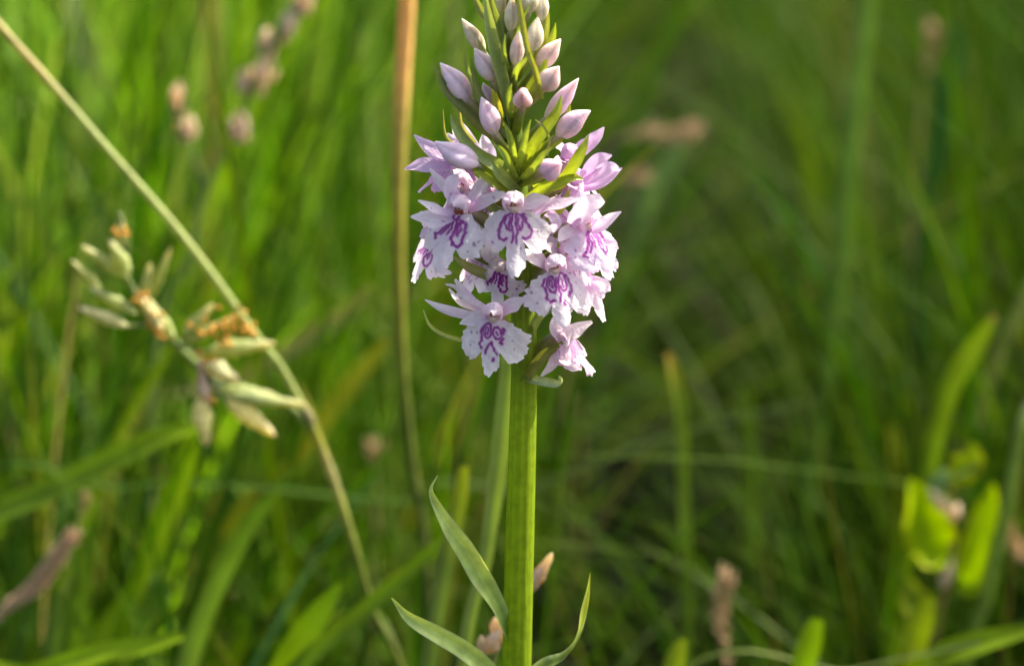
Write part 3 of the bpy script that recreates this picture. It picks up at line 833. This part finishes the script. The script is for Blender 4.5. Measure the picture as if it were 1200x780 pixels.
# bent pale stem with a node and a short sheath leaf
ben = empty('bent_grass_stem', at(435, 900, 0.1))
tag(ben, 'pale green stem slanting from the top left and bending at a node', 'grass stem', None)
stalk('culm', None, None, [(-60, -42), (-2, 28), (58, 96), (131, 181), (200, 260), (250, 324), (300, 394), (330, 432), (362, 492)], (8, 8.5, 9, 9, 9.5, 9.5, 9.5, 9.5, 9.5), 0.095,
      [(0, (0.40, 0.38, 0.14)), (0.22, (0.46, 0.38, 0.16)), (0.3, (0.37, 0.41, 0.15)), (0.6, (0.37, 0.42, 0.15)), (0.85, (0.28, 0.34, 0.10)), (1, (0.32, 0.35, 0.12))], ground=False, parent=ben, mat=M_LEAF)
stalk('culm', None, None, [(361, 488), (378, 528), (395, 575), (413, 632), (432, 700)], (10.5, 10.5, 10.5, 9.5, 8), 0.095,
      [(0, (0.24, 0.28, 0.09)), (0.1, (0.26, 0.26, 0.03)), (0.25, (0.40, 0.36, 0.16)), (0.4, (0.28, 0.30, 0.07)), (0.6, (0.14, 0.17, 0.03)), (1, (0.08, 0.10, 0.02))], ground=True, parent=ben, mat=M_LEAF)
stalk('node', None, None, [(356, 478), (361, 487), (366, 497)], (10.5, 13, 10.5), 0.095, (0.24, 0.22, 0.10), ground=False, parent=ben, mat=M_LEAF)
P = np.array([at(*q, 0.098) for q in [(352, 448), (362, 476), (372, 505), (384, 540)]])
V, F, C = ribbon(P, np.array([1, 5, 6, 5]) * dscale(0.098), CAMDIR, n=20, m=5, fold=0.3, color=(0.20, 0.22, 0.05))
mk('sheath_leaf', V, F, C, M_LEAF, ben)


# ---- seed heads
def spindle(nm, sides=8, n=17, c0=(0.4, 0.4, 0.2), c1=(0.5, 0.42, 0.25)):
    """pointed grain: length 1 along z, radius 1, joined scales"""
    z = np.linspace(0, 1, n)
    r = np.sin(np.clip(z, 0.02, 1) ** 0.75 * 3.05) ** 0.8
    a = np.linspace(0, 2 * np.pi, sides, endpoint=False)
    saw = (z * 4.5) % 1.0
    rr = r[:, None] * (1 + 0.12 * np.cos(2 * a + 9 * z[:, None])) * (0.88 + 0.18 * saw[:, None])
    V = np.stack([rr * np.cos(a), rr * np.sin(a), np.repeat(z[:, None], sides, 1)], -1).reshape(-1, 3)
    F = grid_faces(n, sides, True).tolist() + [list(range(sides))[::-1], [(n - 1) * sides + k for k in range(sides)]]
    u = np.repeat(z, sides)
    C = ramp([(0, c0), (0.6, c0), (1, c1)], u) * (1 + 0.10 * np.tile(np.cos(2 * a), n))[:, None] * (0.9 + 0.18 * np.repeat(saw, sides))[:, None]
    return mesh_of(nm, V, F, C)


def grain(me, mat, parent, base, tip, rad, name='spikelet'):
    if not me.materials:
        me.materials.append(mat)
    o = bpy.data.objects.new(name, me)
    base = np.asarray(base, float)
    d = np.asarray(tip, float) - base
    link(o, parent, base)
    L0 = np.linalg.norm(d)
    o.rotation_mode = 'QUATERNION'
    q = Vector(d).to_track_quat('Z', 'Y')
    o.rotation_quaternion = q
    o.scale = (rad, rad, L0)
    return o


ME_CREAM = spindle('cream_grain', c0=(0.72, 0.70, 0.38), c1=(0.85, 0.77, 0.54))
ME_GREEN = spindle('green_grain', c0=(0.44, 0.50, 0.19), c1=(0.62, 0.58, 0.32))
ME_ORANGE = spindle('orange_anther', c0=(0.62, 0.30, 0.05), c1=(0.66, 0.30, 0.06), n=6, sides=6)
ME_PINK = spindle('pink_grain', c0=(0.74, 0.58, 0.49), c1=(0.85, 0.75, 0.66))
ME_RED = spindle('red_grain', c0=(0.66, 0.42, 0.26), c1=(0.78, 0.58, 0.40))
ME_BROWN = spindle('brown_grain', c0=(0.46, 0.30, 0.17), c1=(0.58, 0.42, 0.28))

YP = 0.088
pan = empty('flowering_grass_head', at(239, 980, YP))
tag(pan, 'drooping green and cream grass head with orange anthers beside the slanting stem', 'grass head')
stalk('stalk', None, None, [(140, 250), (150, 290), (146, 320), (162, 350), (182, 378), (205, 402), (228, 425), (246, 447), (292, 464), (345, 480), (380, 532), (402, 600), (428, 690)], (5, 6, 7, 9, 10, 10, 11, 10, 9, 9, 9, 9, 9), YP,
      [(0, (0.25, 0.30, 0.12)), (1, (0.20, 0.26, 0.09))], ground=True, parent=pan, mat=M_LEAF, dY=0.05)
for (bx, by, tx, ty, wd, me, dz) in (
        (150, 382, 92, 360, 18, ME_CREAM, -4), (160, 368, 104, 336, 17, ME_GREEN, 4), (150, 325, 96, 288, 18, ME_GREEN, 10), (152, 322, 128, 280, 20, ME_GREEN, 0),
        (140, 290, 142, 252, 16, ME_GREEN, 14), (168, 350, 176, 308, 15, ME_GREEN, 16), (176, 352, 200, 290, 13, ME_GREEN, 30), (120, 345, 84, 305, 15, ME_GREEN, 40),
        (206, 400, 172, 348, 16, ME_GREEN, 2), (192, 388, 160, 342, 14, ME_CREAM, -8), (214, 396, 250, 356, 19, ME_GREEN, 8), (214, 402, 276, 372, 17, ME_GREEN, 14),
        (240, 412, 322, 402, 24, ME_GREEN, 14), (240, 424, 280, 446, 26, ME_CREAM, -6), (238, 452, 236, 416, 13, ME_PINK, -2), (236, 440, 244, 478, 17, ME_PINK, -8),
        (234, 466, 242, 522, 27, ME_CREAM, -6), (264, 466, 322, 510, 26, ME_CREAM, 6), (258, 456, 322, 462, 20, ME_GREEN, 10), (262, 462, 360, 474, 20, ME_GREEN, 2)):
    b_, t_ = at(bx, by, YP + dz * S), at(tx, ty, YP + dz * S * 0.5)
    grain(me, M_BRACT, pan, b_, t_, 0.43 * wd * dscale(YP))
for bx, by, n_a, spread in ((166, 350, 3, 5), (180, 368, 4, 5), (186, 384, 3, 4), (250, 392, 6, 8), (272, 376, 6, 8), (290, 384, 5, 7), (240, 424, 5, 7), (242, 442, 4, 5), (246, 470, 3, 4), (144, 272, 3, 5), (262, 396, 4, 8)):
    for _ in range(n_a * 2):
        ox, oy = rng.normal(scale=spread, size=2)
        b_ = at(bx + ox, by + oy, YP - rng.uniform(4, 12) * S)
        t_ = b_ + nrm(rng.normal(size=3)) * 11 * S
        grain(ME_ORANGE, M_DRY, pan, b_, t_, 2.9 * S, 'anther')
# fine branchlets
for a_, b_ in (((238, 452), (264, 466)), ((236, 440), (262, 462)), ((205, 402), (240, 412)), ((162, 350), (150, 325)), ((228, 425), (258, 456)), ((182, 378), (150, 382))):
    stalk('branchlet', None, None, [a_, ((a_[0] + b_[0]) / 2, (a_[1] + b_[1]) / 2 + 1), b_], (5, 4, 4), YP, (0.22, 0.28, 0.10), ground=False, parent=pan, mat=M_LEAF, sides=7)


def seed_head(name, label, axis, wid, Y, me, n, cat='seed head', stem=None, gl=None, spread=1.0, group=None, lean=0.55, stemcol=(0.30, 0.24, 0.10)):
    """dense spike of grains round an axis given in photo pixels from its tip down"""
    P = cr(np.array([at(q[0], q[1], Y) for q in axis]), 40)
    k = dscale(Y)
    path = [tuple(axis[-1])] + (stem or [(axis[-1][0] + (axis[-1][0] - axis[-2][0]) * 1.5, axis[-1][1] + (axis[-1][1] - axis[-2][1]) * 1.5)])
    root = empty(name, at(path[-1][0], path[-1][1], Y) * np.array([1, 1, 0]))
    tag(root, label, cat, group)
    stalk('stalk', None, None, list(axis[:1]) + list(axis[1:]) + path[1:], [3] * len(axis) + [5] * (len(path) - 1), Y, stemcol, ground=True, parent=root, sides=7)
    gl = gl or wid * 0.95
    T = tangents(P)
    for i in range(n):
        f = (i + 0.5) / n
        q = int(f * 38)
        taper = 0.45 + 0.55 * math.sin(min(1, 0.12 + f * 1.05) * math.pi) ** 0.6
        a = i * 2.399
        s_ = nrm(np.cross(T[q], CAMDIR))
        b2 = np.cross(s_, T[q])
        rad = math.cos(a) * s_ + math.sin(a) * b2
        b_ = P[q] + rad * wid * 0.14 * k * taper
        t_ = b_ + nrm(rad * lean * spread - T[q]) * gl * k * taper * rng.uniform(0.85, 1.15)
        grain(me, M_DRY, root, b_, t_, wid * 0.10 * k * rng.uniform(0.7, 1.2))
    return root


# loose pinkish head upper left: separate clumps on one stalk
pk = empty('pink_grass_head', at(215, 700, 0.21) * np.array([1, 1, 0]))
tag(pk, 'blurred pinkish grass head with separate clumps at the upper left', 'grass head')
stalk('stalk', None, None, [(352, -8), (330, 30), (312, 66), (296, 100), (282, 140), (262, 178), (238, 230), (222, 300)], (5, 6, 6, 6, 6, 7, 8, 8), 0.21, (0.16, 0.22, 0.08), ground=True, parent=pk, mat=M_LEAF)
stalk('branchlet', None, None, [(214, 150), (226, 180), (240, 225)], (4, 4, 5), 0.21, (0.16, 0.22, 0.08), ground=False, parent=pk, mat=M_LEAF)
for cx, cy, dx, dy, n_g, wd in ((348, 4, -14, 18, 9, 26), (330, 34, -10, 22, 9, 20), (308, 52, -4, 14, 6, 16), (304, 88, -8, 26, 11, 24), (282, 98, -6, 18, 8, 22), (274, 152, -10, 24, 10, 24), (212, 120, 6, 20, 8, 18), (222, 152, 4, 18, 8, 22)):
    for i in range(n_g * 2):
        o2 = rng.normal(scale=wd * 0.2, size=2)
        f = rng.uniform(-0.5, 0.5)
        b_ = at(cx + dx * f + o2[0] - dx * 0.4, cy + dy * f + o2[1] + dy * 0.3, 0.21 + rng.normal(scale=0.001))
        t_ = b_ + nrm(np.array([-dx * 0.6 + rng.normal(scale=5), rng.normal(scale=5), dy])) * 17 * dscale(0.21)
        grain(ME_PINK, M_DRY, pk, b_, t_, 3.4 * dscale(0.21))

seed_head('seed_head', 'reddish brown seed head leaning at the lower left edge', [(80, 634), (60, 662), (36, 690), (8, 712), (-16, 734)], 30, 0.13, ME_RED, 70, lean=0.3, stem=[(-40, 760), (-60, 820)], group='dry seed heads in the grass')
seed_head('seed_head', 'small brown seed head standing at the bottom, right of the orchid', [(852, 676), (845, 705), (846, 738), (856, 790)], 24, 0.14, ME_BROWN, 40, stem=[(862, 850)], group='dry seed heads in the grass')
seed_head('seed_head', 'blurred tan seed head lying sideways, right of the upper flowers', [(812, 152), (786, 158), (758, 156), (730, 160)], 22, 0.34, ME_BROWN, 34, stem=[(700, 190), (690, 260)], group='dry seed heads in the grass')
seed_head('seed_head', 'faint tan seed head tip just right of the orchid flowers', [(756, 206), (740, 208), (722, 212)], 16, 0.36, ME_BROWN, 16, stem=[(700, 240), (694, 320)], group='dry seed heads in the grass')
seed_head('seed_head', 'faint greyish pink seed head near the top right corner', [(1094, 34), (1090, 62), (1084, 92)], 20, 0.40, ME_BROWN, 20, stem=[(1078, 150), (1070, 260)], group='dry seed heads in the grass')
seed_head('seed_head', 'pinkish seed head tip at the right edge beside the lime leaves', [(1176, 622), (1190, 640), (1208, 664)], 26, 0.19, ME_PINK, 26, stem=[(1222, 700)], group='dry seed heads in the grass')
seed_head('seed_head', 'small pale round seed head low between dry stalk and slanting stem', [(440, 526), (440, 538), (440, 552)], 22, 0.26, ME_BROWN, 16, stem=[(440, 600)], group='dry seed heads in the grass')
seed_head('seed_head', 'small tan grass tip above the reddish seed head', [(102, 582), (97, 596), (92, 612)], 14, 0.15, ME_BROWN, 14, stem=[(84, 660)], group='dry seed heads in the grass')

# brown sedge spikelets peeping out on both sides of the orchid stem
sg = empty('sedge_head', at(600, 900, 0.03) * np.array([1, 1, 0]))
tag(sg, 'pinkish brown spikelets peeping out behind the lower orchid stem', 'sedge')
stalk('stalk', None, None, [(640, 656), (626, 680), (606, 710), (586, 745), (574, 790)], (3, 4, 4, 5, 5), 0.028, (0.2, 0.2, 0.08), ground=True, parent=sg, sides=8)
for bx, by, tx, ty, wd in ((622, 690, 647, 648, 16), (618, 696, 636, 664, 14), (580, 742, 584, 722, 18), (572, 764, 584, 738, 22), (586, 752, 590, 730, 16), (566, 768, 564, 744, 14)):
    grain(ME_PINK, M_DRY, sg, at(bx, by, 0.028), at(tx, ty, 0.026), 0.5 * wd * dscale(0.028))

# ---- single blades (tip first)
blade('grass_stem', 'pale green grass stem close behind the orchid stem on its left', 'grass stem', [(600, 400), (594, 450), (586, 520), (577, 590), (569, 650)], (24, 24, 24, 20, 17), 0.05,
      [(0, (0.20, 0.27, 0.06)), (0.4, (0.20, 0.26, 0.07)), (1, (0.14, 0.19, 0.07))], fold=0.5)
blade('blade_of_grass', 'yellow tipped upright blade behind the twisted orchid leaf', 'grass blade', [(544, 546), (538, 580), (526, 640), (514, 700), (500, 790)], (10, 20, 22, 20, 20), 0.075, [(0, (0.30, 0.33, 0.02)), (0.2, (0.22, 0.27, 0.03)), (0.4, (0.12, 0.17, 0.05)), (1, (0.10, 0.15, 0.04))], G_B)
blade('blade_of_grass', 'long thin upright blade crossing the right half from the top', 'grass blade', [(1024, -60), (1006, 90), (990, 240), (975, 390), (955, 520), (928, 700)], (18, 22, 24, 24, 22, 20), 0.30, [(0, (0.12, 0.20, 0.05)), (1, (0.09, 0.16, 0.04))], G_B)
blade('blade_of_grass', 'bright lime blade with a brown tip curving at the right', 'grass blade', [(1166, 368), (1146, 400), (1118, 442), (1098, 500), (1082, 580)], (6, 22, 26, 24, 20), 0.20, [(0, (0.30, 0.20, 0.08)), (0.06, (0.22, 0.30, 0.015)), (1, (0.10, 0.18, 0.012))], G_B)
blade('blade_of_grass', 'short blade with an orange brown tip right of the orchid', 'grass blade', [(783, 414), (790, 440), (798, 490), (800, 570)], (8, 15, 15, 14), 0.20, [(0, (0.40, 0.24, 0.07)), (0.12, (0.30, 0.26, 0.03)), (0.3, (0.14, 0.20, 0.02)), (1, (0.08, 0.14, 0.02))], G_B)
blade('blade_of_grass', 'grey green slanting blade at the right edge', 'grass blade', [(1230, 290), (1196, 360), (1164, 430), (1140, 500)], (14, 18, 18, 16), 0.26, (0.13, 0.15, 0.08), G_B)
blade('blade_of_grass', 'pale blade leaning in at the right edge above the lime leaves', 'grass blade', [(1206, 470), (1194, 510), (1180, 590), (1160, 680)], (12, 16, 16, 16), 0.18, [(0, (0.34, 0.36, 0.28)), (0.2, (0.14, 0.20, 0.06)), (1, (0.08, 0.13, 0.03))], G_B)
blade('blade_of_grass', 'broad bright blade arching to the left edge below the grass head', 'grass blade', [(232, 500), (190, 512), (130, 540), (60, 574), (-20, 606)], (8, 24, 30, 30, 28), 0.16, [(0, LIME), (0.5, (0.12, 0.20, 0.015)), (1, MID)], G_B)
blade('blade_of_grass', 'blade dropping from the tip of the broad arching one', 'grass blade', [(228, 500), (212, 556), (186, 620), (158, 690)], (12, 28, 32, 26), 0.17, [(0, LIME), (1, (0.07, 0.13, 0.012))], G_B)
blade('blade_of_grass', 'grey green blade slanting down at the lower left', 'grass blade', [(322, 582), (284, 630), (252, 690), (228, 750), (210, 810)], (10, 20, 24, 26, 26), 0.13, [(0, (0.10, 0.18, 0.012)), (0.5, (0.16, 0.25, 0.04)), (1, (0.22, 0.29, 0.10))], G_B)
blade('blade_of_grass', 'short lime blade at the bottom, left of the lowest orchid leaf', 'grass blade', [(398, 684), (376, 716), (350, 754), (322, 800)], (10, 28, 34, 32), 0.10, [(0, MID), (0.5, LIME), (1, LIME)], G_B)
blade('blade_of_grass', 'long green blade slanting behind the lowest orchid leaf', 'grass blade', [(540, 610), (486, 664), (430, 712), (376, 758), (330, 800)], (8, 18, 20, 21, 22), 0.098, [(0, (0.10, 0.17, 0.012)), (1, (0.14, 0.22, 0.015))], G_B)
blade('blade_of_grass', 'dark horizontal blade across the lower left, behind the slanting stem', 'grass blade', [(500, 590), (420, 582), (330, 572), (230, 566), (150, 570)], (3, 8, 9, 9, 8), 0.19, (0.06, 0.12, 0.012), G_B)
blade('blade_of_grass', 'bright blade lying along the bottom left corner', 'grass blade', [(215, 745), (160, 758), (110, 768), (40, 790)], (10, 24, 26, 26), 0.10, LIME, G_B)
blade('blade_of_grass', 'upright blade below the reddish seed head', 'grass blade', [(88, 640), (92, 690), (84, 740), (76, 800)], (12, 30, 30, 28), 0.14, (0.10, 0.17, 0.015), G_B)
blade('blade_of_grass', 'narrow upright blade left of the one below the seed head', 'grass blade', [(70, 692), (64, 730), (56, 800)], (12, 22, 22), 0.13, (0.09, 0.15, 0.03), G_B)
blade('blade_of_grass', 'tan slanting blade between the slanting stem and dry stalk', 'grass blade', [(438, 336), (400, 370), (360, 396), (316, 424), (280, 450)], (8, 18, 20, 20, 18), 0.24, (0.24, 0.24, 0.08), G_B)
blade('blade_of_grass', 'olive blade slanting below the tan one', 'grass blade', [(456, 396), (420, 440), (384, 486), (350, 540)], (10, 22, 22, 20), 0.22, (0.19, 0.20, 0.02), G_B)
blade('blade_of_grass', 'blurred pale upright blade in the top left corner', 'grass blade', [(88, -40), (96, 40), (106, 120), (112, 220)], (20, 30, 28, 24), 0.42, (0.26, 0.30, 0.17), G_B)
blade('blade_of_grass', 'blurred tan upright stalk behind the pinkish head', 'grass stalk', [(240, -40), (246, 20), (250, 90), (248, 160)], (14, 20, 18, 16), 0.38, (0.34, 0.27, 0.08), G_B)
blade('blade_of_grass', 'blue green blade right of the orchid flowers, below the tan seed head', 'grass blade', [(800, 150), (784, 190), (756, 236), (742, 290)], (12, 26, 30, 10), 0.40, (0.10, 0.16, 0.09), G_B)
blade('blade_of_grass', 'dark blue green blade beside the faint top right seed head', 'grass blade', [(1122, 30), (1116, 70), (1106, 110), (1098, 170)], (16, 28, 28, 22), 0.38, (0.03, 0.09, 0.03), G_B)
blade('blade_of_grass', 'lime blade tip at the bottom right of centre', 'grass blade', [(958, 724), (948, 750), (934, 800)], (16, 30, 30), 0.11, LIME, G_B)
blade('blade_of_grass', 'lime blade tip at the bottom, right of the orchid', 'grass blade', [(802, 748), (792, 768), (780, 810)], (10, 24, 24), 0.10, (0.19, 0.24, 0.02), G_B)
blade('blade_of_grass', 'short lime blade leaning under the lime leaves', 'grass blade', [(1092, 700), (1076, 730), (1060, 790)], (14, 34, 34), 0.13, (0.20, 0.25, 0.012), G_B)
blade('blade_of_grass', 'bright blade in the bottom right corner', 'grass blade', [(1206, 738), (1150, 752), (1104, 768), (1060, 800)], (14, 28, 30, 28), 0.12, (0.17, 0.26, 0.008), G_B)
blade('blade_of_grass', 'thin pale blade lying across the bottom right corner', 'grass blade', [(1230, 742), (1150, 752), (1080, 766), (1000, 784)], (2, 4, 4, 4), 0.12, (0.20, 0.25, 0.07), G_B)
blade('blade_of_grass', 'thin greyish blade sloping behind the orchid stem on the right', 'grass blade', [(960, 468), (860, 490), (760, 518), (680, 548), (620, 572)], (3, 5, 6, 7, 8), 0.22, (0.10, 0.14, 0.04), G_B)
blade('blade_of_grass', 'olive upright blade between the dry stalk and orchid', 'grass blade', [(560, 430), (552, 480), (540, 550), (534, 620)], (10, 16, 16, 16), 0.16, (0.13, 0.15, 0.03), G_B)
blade('blade_of_grass', 'upright blade with a dim yellow tip left of the lime leaves', 'grass blade', [(1046, 500), (1050, 540), (1046, 620), (1040, 700)], (14, 22, 22, 20), 0.24, (0.16, 0.19, 0.012), G_B)
blade('blade_of_grass', 'soft green upright blade in the lower right middle', 'grass blade', [(872, 450), (876, 500), (878, 580), (880, 660)], (12, 20, 20, 18), 0.27, (0.11, 0.18, 0.02), G_B)

# ---- leafy plant with lime leaves, lower right
lp = empty('leafy_plant', at(1105, 820, 0.11) * np.array([1, 1, 0]))
tag(lp, 'small plant with glowing lime oval leaves at the lower right', 'plant')
stalk('stem', None, None, [(1112, 560), (1116, 600), (1112, 660), (1100, 720), (1090, 800)], (7, 9, 10, 11, 12), 0.175, [(0, (0.24, 0.20, 0.06)), (1, (0.20, 0.15, 0.05))], ground=True, parent=lp)
for pts, wd, tw, cc in (([(1112, 640), (1096, 650), (1084, 618), (1078, 592), (1066, 560)], (3, 24, 32, 24, 2), 0, (0.34, 0.48, 0.004)),
                        ([(1112, 660), (1132, 686), (1148, 640), (1158, 600), (1164, 566)], (3, 18, 21, 17, 2), 15, (0.30, 0.43, 0.006)),
                        ([(1116, 590), (1096, 576), (1110, 560), (1134, 548), (1152, 534)], (3, 10, 13, 13, 2), 40, (0.16, 0.27, 0.09)),
                        ([(1114, 570), (1126, 552), (1136, 536), (1138, 518)], (3, 18, 18, 2), 0, (0.20, 0.26, 0.01)),
                        ([(1102, 716), (1084, 726), (1070, 700), (1064, 676)], (3, 18, 18, 2), 0, (0.20, 0.27, 0.02))):
    P = np.array([at(q[0], q[1], 0.165) for q in pts])
    V, F, C = ribbon(P, np.array(wd) * dscale(0.165), CAMDIR + np.array([0.1, 0, 0.4]), n=22, m=9, cup=0.2, fold=0.2, wave=0.06, color=cc, vein=0.14, edge=np.array(cc) * (1.15, 0.85, 1.0), twist=[tw] * len(pts))
    mk('leaf', V, F, C, M_GRASS, lp)
for bx, by, tx, ty in ((1104, 690, 1116, 656), (1112, 600, 1090, 574), (1114, 610, 1124, 590)):
    grain(ME_PINK, M_DRY, lp, at(bx, by, 0.163), at(tx, ty, 0.163), 8 * dscale(0.163), 'bud')


# ------------------------------------------------------------------ the mass of meadow grass
def grass_mass(name, label, n, xr, yr, hfun, wr, colors, lean=0.25, droop=0.5, seg=7, seed=1, keep=None, cat='grass', wts=None):
    g = np.random.default_rng(seed)
    # blades grow in tufts
    nc = n // 16
    cx, cy = g.uniform(xr[0], xr[1], nc), g.uniform(yr[0], yr[1], nc)
    ci_ = g.integers(0, nc, n)
    tone = g.uniform(0.65, 1.3, nc)[ci_]
    x = cx[ci_] + g.normal(scale=0.016, size=n)
    y = np.clip(cy[ci_] + g.normal(scale=0.016, size=n), yr[0], yr[1])
    h = hfun(x, y, g)
    ok = h > 0.02
    hc = np.exp(-((x - 0.022 - 0.056 * y) / (0.030 + 0.052 * y)) ** 2 - ((y - 0.70) / 0.60) ** 4)
    if name in ('meadow_grass', 'fine_grass', 'far_meadow_grass', 'tangled_grass'):
        ok &= hc < g.uniform(0.12, 0.55, n)       # the bare hollow right of the orchid
        tone = tone * (1 + 0.95 * np.clip(-x * 4 - 0.3 - 0.25 * y, 0, 1)) * (1 - 0.22 * np.clip(x * 8, 0, 1))   # sunlit left and dimmer right put into the blade colour
    if keep is not None:
        ok &= keep(x, y, h, g)
    x, y, h, tone = x[ok], y[ok], h[ok], tone[ok]
    n = len(x)
    phi = g.uniform(0, 2 * np.pi, n)
    ln = np.abs(g.normal(scale=lean, size=n))
    dr = np.clip(g.normal(droop, 0.22, n), 0, 0.9)
    near = (y < 0.5) & (h > 0.2) & (name != 'tangled_grass')
    dr = np.where(near, np.minimum(dr, 0.4), dr)
    ln = np.where(near, np.minimum(ln, np.where(x > 0, 0.15, 0.25)), ln)
    tt = np.linspace(0, 1, seg + 1)
    hor = h[:, None] * (ln[:, None] * tt + dr[:, None] * 0.55 * tt ** 2.6)
    zz = h[:, None] * (tt - 0.38 * dr[:, None] * tt ** 3.2)
    P = np.stack([x[:, None] + np.cos(phi)[:, None] * hor, y[:, None] + np.sin(phi)[:, None] * hor, zz - 0.008], -1)
    clear = ~((P[..., 1] < 0.095) & (P[..., 2] > 0.15 + 0.6 * np.clip(P[..., 1], 0, 1)) & (P[..., 1] > -0.5)).any(1)
    x, y, h, P, tone = x[clear], y[clear], h[clear], P[clear], tone[clear]
    n = len(x)
    th = g.uniform(0, 2 * np.pi, n)
    sv = np.stack([np.cos(th), np.sin(th), np.zeros(n)], -1)
    tw = g.normal(scale=0.9, size=n)
    sv2 = np.stack([np.cos(th[:, None] + tw[:, None] * tt), np.sin(th[:, None] + tw[:, None] * tt), np.zeros((n, seg + 1))], -1)
    w0 = g.uniform(wr[0], wr[1], n) * 0.5
    wd = w0[:, None] * (0.55 + 0.45 * np.minimum(1, tt * 4))[None, :] * np.sqrt(np.clip(1 - tt ** 2.2, 0, 1))[None, :]
    nv = np.cross(sv2, np.array([0, 0, 1.0]))
    V = np.stack([P - sv2 * wd[..., None], P + nv * (wd * 0.5)[..., None], P + sv2 * wd[..., None]], 2)
    V = V.reshape(-1, 3)
    i = np.arange(n)[:, None, None] * (seg + 1) * 3
    k = np.arange(seg)[None, :, None] * 3
    j = np.arange(2)[None, None, :]
    b = (i + k + j).reshape(-1)
    F = np.stack([b, b + 1, b + 4, b + 3], -1)
    ci = g.choice(len(colors), n, p=wts)
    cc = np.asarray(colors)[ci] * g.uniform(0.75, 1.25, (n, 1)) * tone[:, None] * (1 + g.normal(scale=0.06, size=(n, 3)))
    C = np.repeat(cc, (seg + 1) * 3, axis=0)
    o = mk(name, V, F, C, M_GRASS, None, (0, 0, 0))
    return tag(o, label, cat, kind='stuff')


GC = [(0.034, 0.086, 0.003), (0.054, 0.118, 0.004), (0.018, 0.055, 0.004), (0.090, 0.144, 0.005), (0.16, 0.14, 0.04), (0.050, 0.11, 0.028)]
GW = [0.33, 0.26, 0.21, 0.14, 0.04, 0.02]


def hf(x, y, g):
    # height of the sward: taller to the left and far, a low hollow right of the orchid
    base = 0.30 + 0.05 * np.sin(x * 5.3 + 1.0) * np.cos(y * 4.1) + 0.06 * np.clip(y - 0.3, 0, 1.2)
    base += 0.05 * np.clip(-x * 3, 0, 1)
    hol = np.exp(-((x - 0.022 - 0.052 * y) / (0.022 + 0.036 * y)) ** 2 - ((y - 0.68) / 0.60) ** 4)
    base *= 1 - 0.92 * hol
    # tufts stand apart: bare shaded gaps between them
    px_ = np.sin(x * 41 + 2.1 * np.sin(y * 23)) + np.sin(y * 37 + 1.7 * np.sin(x * 29 + 1)) + 0.7 * np.sin(x * 83 + y * 61)
    gap = np.clip((-0.35 - px_) / 0.6, 0, 1)
    base *= 1 - 0.65 * gap
    h = base * g.uniform(0.45, 1.25, len(x))
    # the sward opens around the orchid
    lim = 0.178 + 0.6 * np.clip(y - 0.08, 0, 3)
    lim = lim + np.where((x < -0.004) & (x > -0.14), 0.034, 0.0) - np.where((x > 0.055) & (x < 0.15), 0.03, 0.0)
    side = 0.21 + 1.0 * np.clip(x - 0.06, 0, 3) + 1.2 * np.clip(y - 0.3, 0, 3)
    h = np.where(x > 0, np.minimum(h, side * g.uniform(0.8, 1.1, len(x))), h)
    h = np.where((np.abs(x) < 0.14 + 0.25 * y), np.minimum(h, lim * g.uniform(0.75, 1.15, len(x))), h)
    return h


def hfront(x, y, g):
    return g.uniform(0.05, 0.13, len(x))


def hshade(x, y, g):
    return g.uniform(0.06, 0.15, len(x)) + 0.03 * np.clip(y - 0.3, 0, 1)


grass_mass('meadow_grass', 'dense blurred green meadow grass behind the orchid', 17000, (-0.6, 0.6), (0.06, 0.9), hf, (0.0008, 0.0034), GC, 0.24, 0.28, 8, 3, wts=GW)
grass_mass('far_meadow_grass', 'soft far meadow grass along the top of the view', 20000, (-1.5, 1.5), (0.9, 3.6), hf, (0.0025, 0.0055), GC, 0.14, 0.28, 5, 4, wts=GW)
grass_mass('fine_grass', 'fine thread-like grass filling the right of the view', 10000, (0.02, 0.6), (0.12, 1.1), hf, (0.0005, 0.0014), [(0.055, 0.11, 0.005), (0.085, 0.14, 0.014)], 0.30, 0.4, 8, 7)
grass_mass('sunlit_tone_grass', 'thin grass in the upper left of the view, sunlight put into its pale colour', 13000, (-0.6, -0.03), (0.28, 1.6), hf, (0.001, 0.0032), [(0.20, 0.34, 0.02), (0.28, 0.37, 0.10), (0.14, 0.28, 0.015)], 0.18, 0.35, 7, 9, keep=lambda x, y, h, g: x < -0.035 - 0.07 * y)  # pale blade colour stands in for the bright sunlit haze
grass_mass('tangled_grass', 'thin bent blades and straw crossing low between the upright grass', 1500, (-0.5, 0.5), (0.10, 0.75), lambda x, y, g: g.uniform(0.16, 0.30, len(x)) + 0.1 * np.clip(y - 0.2, 0, 1), (0.0006, 0.0022), [(0.05, 0.10, 0.005), (0.09, 0.15, 0.008), (0.20, 0.18, 0.06), (0.12, 0.16, 0.03)], 0.75, 0.6, 8, 22, wts=[0.52, 0.38, 0.03, 0.07])
grass_mass('dark_shade_layer', 'added dark blades low between the grass tufts, shade put into their colour', 16000, (-0.7, 0.7), (0.08, 1.5), hshade, (0.003, 0.006), [(0.012, 0.014, 0.005), (0.009, 0.015, 0.004), (0.016, 0.014, 0.007)], 0.5, 0.8, 5, 12)  # added layer, coloured near black so the gaps look deeply shaded
grass_mass('short_grass', 'short grass around the foot of the orchid, below the view', 5000, (-0.6, 0.6), (-0.7, 0.06), hfront, (0.002, 0.004), GC, 0.3, 0.5, 4, 8, wts=GW)
